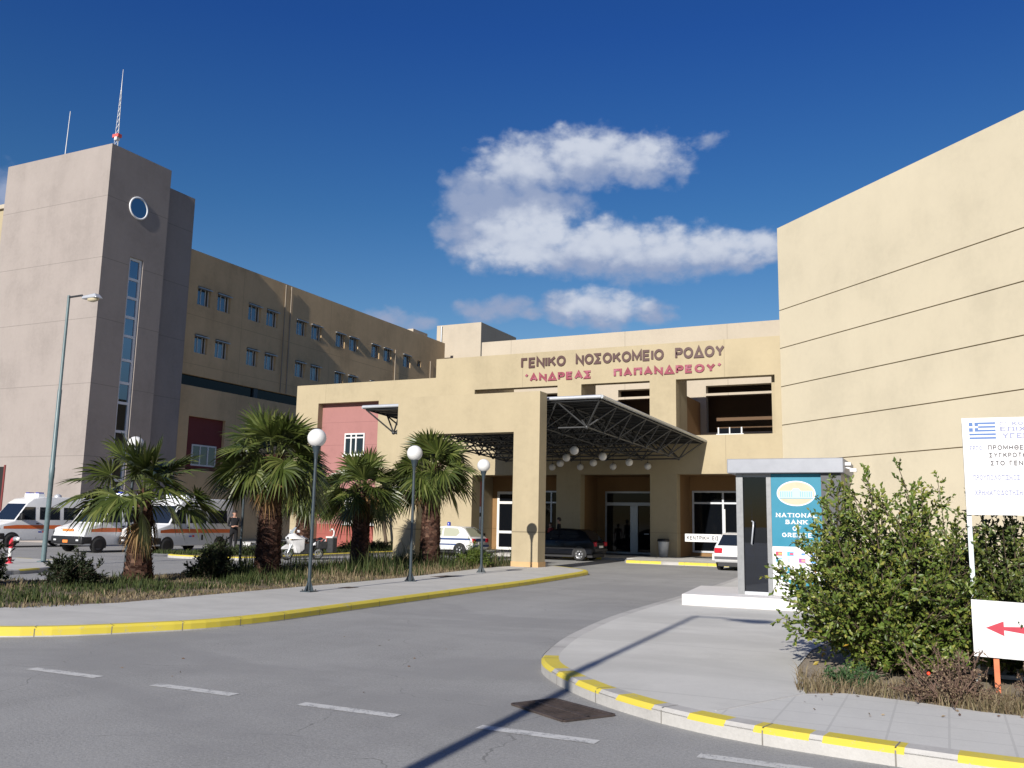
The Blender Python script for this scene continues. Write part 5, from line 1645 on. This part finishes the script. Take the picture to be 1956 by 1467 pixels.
def palm(lab, loc, th, tr0, tr1, n, pl, fr, seed, e0=82, e1=-48, dead=5, droop=.35, lean=(0, 0)):
    rg = np.random.default_rng(seed)
    t = thing('fan_palm', lab, 'palm', loc, 0, 'fan palms in the planted strip')
    # trunk with a rough skin of old leaf bases
    mb = MB()
    k = 14
    zs_ = np.linspace(0, th, 12)
    def rad(z):
        u_ = z / th
        return tr1 + (tr0 - tr1) * (1 - u_) ** 1.25
    mb.tube([(lean[0] * z / th, lean[1] * z / th, z - .05) for z in zs_], [rad(z) for z in zs_], M_TRUNK, k)
    o = mb.build('trunk', t)
    for v in o.data.vertices:
        a = math.atan2(v.co.y, v.co.x)
        f = 1 + .07 * math.sin(a * 5 + v.co.z * 9) + .05 * math.sin(a * 9 - v.co.z * 14)
        v.co.x *= f; v.co.y *= f
    Vt, Ft = [], []
    rows = int(th / .055)
    for i in range(rows):
        z = .04 + i * .055
        m_ = int(11 + 7 * rad(z))
        for j in range(m_):
            a = 2 * math.pi * (j + .5 * (i % 2)) / m_ + rg.normal(0, .12)
            up_ = z / th
            ln = rg.uniform(.05, .10) * (1 + 1.3 * (up_ > .55) * rg.random())
            w = rad(z) * .27 * rg.uniform(.6, 1.1)
            c, s_ = math.cos(a), math.sin(a)
            r_ = rad(z) * 1.0
            out = rg.uniform(.02, .055) * (1.0 + 1.4 * max(0, up_ - .5))
            cx0, cy0 = lean[0] * up_, lean[1] * up_
            base = np.array([c * r_ + cx0, s_ * r_ + cy0, z])
            tan = np.array([-s_, c, 0])
            tip = base + np.array([c * out, s_ * out, ln])
            i0 = len(Vt)
            Vt += [base - tan * w, base + tan * w, tip + tan * w * .35, tip - tan * w * .35]
            Ft.append((i0, i0 + 1, i0 + 2, i0 + 3))
    npmesh('leaf_bases', np.array(Vt), np.array(Ft), M_TRUNKR, o)
    # crown
    V, F, VD, FD, VP, FP = [], [], [], [], [], []
    nseg = 26
    hub0 = np.array([lean[0], lean[1], th])
    for i in range(n + dead):
        isd = i >= n
        u_ = (i + .5) / n if not isd else 1
        az_ = i * 2.39996 + rg.normal(0, .18)
        el_ = R((e0 + (e1 - e0) * (u_ ** .85) + rg.normal(0, 6)) if not isd else rg.uniform(-78, -60))
        L = pl * rg.uniform(.75, 1.1) * (1 if not isd else .55) * (.75 + .35 * u_)
        Rr = fr * rg.uniform(.86, 1.1) * (1 if not isd else .8)
        d = np.array([math.cos(el_) * math.cos(az_), math.cos(el_) * math.sin(az_), math.sin(el_)])
        s_ = np.array([-math.sin(az_), math.cos(az_), 0])
        tw = rg.normal(0, .6)
        nn = np.cross(d, s_); nn = -nn if nn[2] < 0 else nn
        s_ = unit(s_ * math.cos(tw) + nn * math.sin(tw)); nn = np.cross(s_, d) if np.cross(s_, d)[2] * 1 > 0 else np.cross(d, s_)
        p0 = hub0 + np.array([math.cos(az_), math.sin(az_), 0]) * tr1 * .5 + np.array([0, 0, rg.uniform(-.28, .12)])
        sag = np.array([0, 0, -1.0])
        pm = p0 + d * L * .55; p1 = p0 + d * L + sag * (.10 * L * math.cos(el_))
        d2 = unit(p1 - pm + sag * .16 * L * math.cos(el_))
        nn = unit(np.cross(d2, s_)); nn = nn if nn[2] > -.2 else -nn
        # petiole (thin three-sided)
        for a_, b_, wa, wb in ((p0, pm, .026, .02), (pm, p1, .02, .013)):
            i0 = len(VP)
            VP += [a_ - s_ * wa, a_ + s_ * wa, b_ + s_ * wb, b_ - s_ * wb, a_ + nn * wa * .8, b_ + nn * wb * .8]
            FP += [(i0, i0 + 1, i0 + 2, i0 + 3), (i0, i0 + 4, i0 + 5, i0 + 3), (i0 + 4, i0 + 1, i0 + 2, i0 + 5)]
        spread = R(118 if not isd else 70) * rg.uniform(.85, 1.05)
        cup = rg.uniform(.15, .42)
        dr = droop * (.5 + .9 * u_) * rg.uniform(.7, 1.3)
        for q in range(nseg):
            f_ = (q + .5) / nseg * 2 - 1
            if rg.random() < .02: continue
            ang = f_ * spread
            ca, sa = math.cos(ang), math.sin(ang)
            dirv = d2 * ca + s_ * sa
            prp = -d2 * sa + s_ * ca
            LL = Rr * (1 - .34 * f_ * f_) * rg.uniform(.9, 1.06)
            base = p1 - d2 * .03
            ts = (0.02, .30, .56, .80, 1.0)
            hw_ = [0.004, .30 * math.tan(spread / nseg) * 1.08, .56 * math.tan(spread / nseg) * .88, .80 * math.tan(spread / nseg) * .34, .0015]
            dl = dr * rg.uniform(.6, 1.5)
            pts = []
            for t_, h_ in zip(ts, hw_):
                c = base + dirv * LL * t_ + nn * (cup * abs(f_) * LL * t_ * (1 - .35 * t_)) + sag * (dl * LL * max(0, t_ - .48) ** 1.5 * 2.0)
                tl = (1 if q % 2 else -1) * .35
                e_ = (prp + nn * tl) * h_ * LL
                pts.append((c - e_, c + e_))
            TV, TF = (VD, FD) if isd else (V, F)
            i0 = len(TV)
            for a_, b_ in pts: TV += [a_, b_]
            for w in range(len(pts) - 1): TF.append((i0 + 2 * w, i0 + 2 * w + 1, i0 + 2 * w + 3, i0 + 2 * w + 2))
    npmesh('crown', np.array(V), np.array(F), M_FROND, t)
    npmesh('petioles', np.array(VP), np.array(FP), M_PETI, t)
    if dead: npmesh('dry_fronds', np.array(VD), np.array(FD), M_FRONDD, t)
    return t


palm('fan palm at the far left of the strip, bulging red brown trunk, before the ambulances', (-16.96, 15.45, ZS), 2.02, .33, .145, 30, 1.08, .92, 3, 84, -16, 3, .26)
palm('densest and tallest fan palm with a dark trunk, behind the nearest globe lamp post', (-16.15, 18.95, ZS), 3.1, .34, .24, 58, .95, .88, 5, 86, -40, 10, .24)
palm('dark fan palm in the middle, in front of the pink wall', (-17.05, 24.4, ZS), 2.55, .31, .22, 44, .80, .82, 8, 84, -48, 5, .28)
palm('fan palm at the right end of the strip, behind the middle globe lamp post', (-15.45, 26.1, ZS), 3.3, .34, .25, 46, .85, .90, 13, 86, -40, 5, .22)
palm('fan palm on the parking island, reddish trunk seen past the densest palm', (-26.3, 33.2, ZS), 2.9, .42, .30, 40, .9, .92, 21, 80, -56, 8, .3)


def leaves(pos, dirs, size, rg, aspect=.5, fold=.35, jit=.5, face=None):
    """one folded two-quad leaf per position -> arrays"""
    n = len(pos)
    d = unit(dirs + rg.normal(0, jit, (n, 3)))
    ref = unit(rg.normal(0, 1, (n, 3)) * (1.0 if face is None else .55) + np.array(face or (0, 0, .8)))      # leaves turn to the light
    s_ = unit(np.cross(d, ref)); nn = np.cross(s_, d)
    L = size * rg.uniform(.6, 1.25, (n, 1)); w = L * aspect * .5
    a = pos; tip = pos + d * L; m_ = pos + d * L * .5 - nn * w * fold
    l_ = pos + d * L * .48 - s_ * w + nn * w * fold; r_ = pos + d * L * .48 + s_ * w + nn * w * fold
    V = np.stack([a, l_, tip, r_, m_], 1).reshape(-1, 3)
    b = np.arange(n)[:, None] * 5
    F = np.concatenate([b + np.array([[0, 4, 2, 1]]), b + np.array([[0, 3, 2, 4]])], 0)
    return V, F


def shrub(name, lab, cat, loc, shape, stems, twigs, lpt, lsize, leaf_m, wood_m, seed, aspect=.5, bare=.25, upright=.5, spike=0, group=None, jit=.5, face=None):
    """shape(dir) -> reach in that direction; stems carry twigs, twigs carry leaves"""
    rg = np.random.default_rng(seed)
    t = thing(name, lab, cat, loc, 0, group)
    P_, D_ = [], []
    mb = MB()
    for i in range(stems):
        az_ = rg.uniform(0, 2 * math.pi)
        el_ = math.asin(rg.uniform(.02, 1) ** upright)
        d = np.array([math.cos(el_) * math.cos(az_), math.cos(el_) * math.sin(az_), math.sin(el_)])
        reach = shape(d, az_, el_) * rg.uniform(.72, 1.05) * (1.0 if i >= spike else 1.16)
        root = np.array([rg.normal(0, .10), rg.normal(0, .10), 0])
        bend = rg.normal(0, .16, 3); bend[2] = abs(bend[2]) * .6 + .10
        pts = []
        for q in range(7):
            u_ = q / 6
            pts.append(root + d * reach * u_ + bend * reach * .5 * math.sin(u_ * math.pi))
        if wood_m: mb.tube(pts, [.009 * (1 - .8 * q / 6) + .0015 for q in range(7)], wood_m, 4, False)
        pts = np.array(pts)
        for j in range(twigs):
            u_ = bare + (1 - bare) * (j + rg.random()) / twigs
            f_ = u_ * 6; i0 = min(5, int(f_)); p = pts[i0] + (pts[i0 + 1] - pts[i0]) * (f_ - i0)
            dd = unit(unit(pts[i0 + 1] - pts[i0]) * .7 + rg.normal(0, .65, 3) + np.array([0, 0, .15]))
            tl = rg.uniform(.08, .26) * min(1.0, reach / 1.2) * (1.15 - .75 * max(0, u_ - .55))
            e = p + dd * tl
            if wood_m: mb.bar(p, e, .003, .003, wood_m)
            for w in range(lpt):
                P_.append(p + (e - p) * (w + rg.random()) / lpt); D_.append(dd)
    if wood_m: mb.build('branches', t)
    V, F = leaves(np.array(P_), np.array(D_), lsize, rg, aspect, jit=jit, face=face)
    npmesh('foliage', V, F, leaf_m, t)
    return t


M_BUSH = leafmat('bush_leaf', [(.048, .078, .015), (.084, .132, .022), (.124, .182, .030), (.175, .22, .042), (.27, .265, .055)], .40, .28, .45)
M_BUSH2 = leafmat('bush_leaf_dark', [(.038, .060, .014), (.066, .098, .020), (.10, .135, .026), (.15, .165, .035)], .42, .26, .45)
M_YLEAF = leafmat('yellow_leaf', [(.30, .24, .03), (.42, .30, .03), (.38, .20, .03)], .5, .3, .4)
M_TWIG = worn('bush_wood', (.085, .060, .040), .15, 20, .85, world=False)
M_TWIGR = worn('dry_stem', (.12, .075, .055), .2, 20, .9, world=False)
M_DRYL = leafmat('dry_seed', [(.09, .055, .04), (.15, .10, .07), (.22, .16, .10), (.30, .24, .16)], .8, .1, .2)
M_CONI = leafmat('conifer_spray', [(.014, .022, .010), (.024, .036, .014), (.040, .052, .020)], .6, .05, .3)


def bush_shape(w, h, pw=1.0):
    q = 2 * pw
    return lambda d, az_, el_: ((math.cos(el_) / w) ** q + (math.sin(el_) / h) ** q) ** (-1 / q)


b1 = shrub('broadleaf_bush', 'big glossy green bush in front of the bank kiosk, with a few yellow leaves', 'bush', (-.60, 11.0, ZS), bush_shape(1.10, 2.12, 1.7), 215, 24, 9, .056, M_BUSH, M_TWIG, 31, .60, .08, .50, 8, face=(.1, -.75, .6))
# a sprinkling of yellow leaves on the big bush
rg_ = np.random.default_rng(77)
q_ = rg_.normal(0, 1, (46, 3)); q_ = unit(q_); q_[:, 2] = np.abs(q_[:, 2])
V_, F_ = leaves(q_ * np.array([.95, .95, 1.85]) * rg_.uniform(.8, 1.0, (46, 1)), q_, .07, rg_, .5)
npmesh('yellow_leaves', V_, F_, M_YLEAF, b1)
shrub('broadleaf_bush', 'second green bush behind the notice board, reaching to the right edge', 'bush', (.75, 11.45, ZS), bush_shape(1.2, 2.0), 210, 22, 9, .056, M_BUSH2, M_TWIG, 32, .55, .10, .66, 5, face=(.1, -.75, .6))
shrub('broadleaf_bush', 'green bush farthest back, between the kiosk and the notice board', 'bush', (-.15, 13.3, ZS), bush_shape(1.0, 2.15), 100, 20, 9, .06, M_BUSH, M_TWIG, 33, .55, .10, .6, 5, face=(.1, -.75, .6))
shrub('broadleaf_bush', 'green bush cut off by the right edge behind the arrow sign', 'bush', (2.1, 11.9, ZS), bush_shape(1.2, 1.75), 110, 20, 9, .06, M_BUSH2, M_TWIG, 34, .55, .1, .7, 2, face=(.1, -.75, .6))
shrub('dry_bush', 'brown dried weed bush at the foot of the notice board', 'bush', (-.06, 9.35, ZS), bush_shape(.36, .48), 90, 9, 5, .022, M_DRYL, M_TWIGR, 41, .6, .3, .8, 8)
shrub('dry_bush', 'small brown dry weed under the arrow sign at the right edge', 'bush', (.75, 9.45, ZS), bush_shape(.33, .34), 50, 8, 5, .02, M_DRYL, M_TWIGR, 42, .6, .3, .8, 3)
shrub('weed', 'small bright green weed at the front of the big bush', 'weed', (-.92, 9.62, ZS), bush_shape(.19, .22), 40, 8, 7, .035, leafmat('weed_leaf', [(.03, .07, .025), (.05, .11, .04), (.08, .15, .05)], .6, .2), None, 43, .3, .2, .7)
MB_ = MB(); MB_.sphere((-.20, 9.02, ZS + .27), .017, mat('red_flower', (.75, .06, .02), .5), 8); tag(MB_.build('red_flower'), 'single orange red flower in the dry weeds', 'flower')

shrub('low_conifer', 'dark rounded conifer shrub left of the leftmost palm trunk', 'shrub', (-17.0, 13.75, ZS), lambda d, a, e: .62 + .10 * math.sin(3 * a), 90, 14, 10, .075, M_CONI, M_TWIG, 51, .28, .15, .8, 6, None, .35)
shrub('low_conifer', 'dark pointed conifer shrub between the two left palm trunks, the taller one', 'shrub', (-16.75, 17.75, ZS), bush_shape(.36, 1.0), 90, 14, 10, .075, M_CONI, M_TWIG, 52, .28, .12, .55, 4, None, .35)
shrub('low_conifer', 'dark broad conifer shrub between the two left palm trunks, the shorter one', 'shrub', (-16.45, 17.15, ZS), bush_shape(.46, .70), 80, 14, 10, .075, M_CONI, M_TWIG, 53, .28, .12, .6, 4, None, .35)
shrub('dark_cypress', 'very dark cypress cut off by the left edge of the picture', 'shrub', (-18.42, 12.55, ZS), bush_shape(.56, 1.5), 130, 14, 10, .075, M_CONI, M_TWIG, 54, .28, .1, .5, 3, None, .35)
shrub('flowering_weed', 'bright yellow green weed clump at the foot of the farthest globe lamp post', 'weed', (-14.45, 27.2, ZS), bush_shape(.50, .85), 80, 10, 8, .07, leafmat('yellow_green_weed', [(.05, .085, .015), (.10, .15, .025), (.19, .22, .05)], .5, .25), None, 55, .3, .1, .6, 6)
M_HEDGE = leafmat('hedge_leaf', [(.020, .034, .012), (.035, .058, .018), (.060, .085, .028), (.09, .115, .04)], .55, .15, .3)
hq = [((-26.6, 28.2), .62, 'low hedge bush in front of the standing man, nearest the yellow kerb'), ((-25.6, 28.6), .55, 'low hedge bush right of the standing man, behind the yellow kerb'),
      ((-25.8, 30.6), .6, 'low hedge bush behind the white motorcycle'), ((-25.7, 36.2), .62, 'low hedge bush on the island behind the ring handled bin'), ((-25.7, 38.4), .6, 'low hedge bush on the island below the lower pink window'), ((-25.9, 40.8), .6, 'low hedge bush at the end of the island beside the thin tree')]
h0 = None
for i, ((x, y), s_, lb) in enumerate(hq):
    if h0 is None:
        h0 = shrub('hedge_bush', lb, 'hedge', (x, y, ZS), bush_shape(1.0, .85), 70, 12, 9, .07, M_HEDGE, M_TWIG, 60, .5, .1, .7, 0, 'low hedge bushes on the parking island')
        h0.scale = (s_ * 1.2, s_ * 1.2, s_)
    else:
        d_ = dup(h0, (x, y, ZS), 1.3 * i, lb); d_.scale = (s_ * 1.25, s_ * 1.5, s_)
tt = thing('thin_tree', 'leaning thin bare trunked young tree in front of the yellow wall', 'tree', (-27.75, 42.2, ZS))
mb = MB(); mb.tube([(0, 0, 0), (-.12, 0, .7), (-.26, 0, 1.6), (-.34, .02, 2.6)], [.12, .09, .08, .05], M_TWIG, 8); mb.build('trunk', tt)
rg_ = np.random.default_rng(5)
P_ = rg_.normal(0, 1, (900, 3)) * np.array([.5, .25, .45]) + np.array([-.35, -.1, 3.0]); V_, F_ = leaves(P_, rg_.normal(0, 1, (900, 3)), .09, rg_, .5)
npmesh('crown', V_, F_, M_HEDGE, tt)


# ---- grass (nobody could count it)
def inside(poly, P):
    x, y = P[:, 0], P[:, 1]
    r_ = np.zeros(len(P), bool)
    for i in range(len(poly)):
        (x1, y1), (x2, y2) = poly[i], poly[i - 1]
        c = ((y1 > y) != (y2 > y)) & (x < (x2 - x1) * (y - y1) / (y2 - y1 + 1e-12) + x1)
        r_ ^= c
    return r_


def patch(P, s_, ph=0.0):
    x, y = P[:, 0] / s_ + ph, P[:, 1] / s_ - ph
    return .5 + .25 * np.sin(x * 2.1 + 1.3 * np.sin(y * 1.7)) + .25 * np.sin(y * 2.6 + 1.1 * np.sin(x * 1.4 + 2))


def grass(name, P, hgt, wid, material, rg, z, lean=.45):
    n = len(P)
    a = rg.uniform(0, 2 * math.pi, n)
    tn = np.stack([np.cos(a), np.sin(a), np.zeros(n)], 1)
    b = rg.uniform(0, 2 * math.pi, n); ln = rg.uniform(.1, 1, n) * lean
    ld = np.stack([np.cos(b) * ln, np.sin(b) * ln, np.zeros(n)], 1)
    base = np.concatenate([P, np.full((n, 1), z)], 1)
    up_ = np.array([0, 0, 1.0])
    h = hgt[:, None]; w = wid * rg.uniform(.6, 1.4, (n, 1))
    m_ = base + up_ * h * .55 + ld * h * .35
    tp = base + (up_ * (1 - .35 * ln[:, None]) + ld * 1.1) * h
    V = np.stack([base - tn * w, base + tn * w, m_ + tn * w * .8, m_ - tn * w * .8, tp], 1).reshape(-1, 3)
    i0 = np.arange(n)[:, None] * 5
    F = np.concatenate([i0 + np.array([[0, 1, 2]]), i0 + np.array([[0, 2, 3]]), i0 + np.array([[3, 2, 4]])], 0)
    return struct(npmesh(name, V, F, material), 'stuff')


M_GRD = leafmat('dry_grass', [(.11, .078, .045), (.20, .155, .09), (.29, .235, .15), (.15, .135, .065)], .8, .25, .2)
M_GRG = leafmat('green_grass', [(.020, .034, .010), (.036, .056, .014), (.058, .080, .022), (.10, .105, .04)], .7, .25, .25)
rg_ = np.random.default_rng(3)
def scatter(poly, n):
    a = np.array(poly); lo, hi = a.min(0), a.max(0)
    P = rg_.uniform(lo, hi, (int(n * 2.4), 2))
    return P[inside(poly, P)][:n]
near = [p for p in strip if p[0] > -26] + [(-24, 9.0)]
P = scatter(strip, 80000)
P = P[(patch(P, .55, 3.0) + rg_.normal(0, .18, len(P))) > .30]
P = P[P[:, 0] > -27]
pt = patch(P, 1.6) + rg_.normal(0, .13, len(P))
tall = np.clip((P[:, 1] - 17.5) / 2.0, 0, 1) * np.clip((-13.3 - P[:, 0]) / 1.3, .10, 1)
g1 = pt < .66
front = np.clip((P[:, 0] + 14.6) / 1.2, 0, 1)
g1 = g1 & (rg_.random(len(P)) > front * .75)
hh = rg_.uniform(.03, .115, len(P)) * (1 + 2.6 * tall * rg_.random(len(P))) * (1 + 1.1 * (pt < .36)) * (.55 + .9 * patch(P, .8, 1.0))
grass('green_grass', P[g1], hh[g1] * 1.05, .009, M_GRG, rg_, ZS - .02)
grass('dry_grass', P[~g1], hh[~g1] * .95, .009, M_GRD, rg_, ZS - .02)
# weeds at the foot of the big bushes
wp = [(-1.33, 9.02), (-.95, 9.22), (-.3, 9.10), (.2, 8.94), (1.0, 8.9), (2.6, 8.85), (2.6, 9.9), (.6, 9.9), (-.6, 9.9), (-1.5, 10.2)]
P = scatter(wp, 9000)
e_ = np.clip((9.75 - P[:, 1]) / .6, .1, 1)
k_ = rg_.random(len(P)) < (.35 + .65 * e_) * (patch(P, .45) * .9 + .25)
P = P[k_]
grass('dry_weeds', P, rg_.uniform(.05, .20, len(P)), .004, M_GRD, rg_, ZS - .01, .9)
P = scatter([(-24.9, 42.8), (-24.9, 28), (-26, 27), (-30, 26.8), (-28.8, 29.3), (-28.8, 42.8)], 9000)
grass('island_grass', P, rg_.uniform(.06, .22, len(P)), .012, M_GRG, rg_, ZS - .01)
# a few loose leaves and litter bits on the corner pavement and road
P = np.concatenate([scatter([(-1.5, 8.2), (2, 8.0), (2, 8.9), (-1.2, 9.2)], 26), rg_.uniform((-9, 7.2), (-4.4, 11), (14, 2))])
V_, F_ = leaves(np.concatenate([P, np.where(P[:, 1:2] > 0, ZS + .006, 0) * (P[:, :1] > -2.5) + .006], 1), np.concatenate([rg_.normal(0, 1, (len(P), 2)), np.zeros((len(P), 1))], 1), .04, rg_, .5, .2, .05)
struct(npmesh('fallen_leaves', V_, F_, M_DRYL), 'stuff')
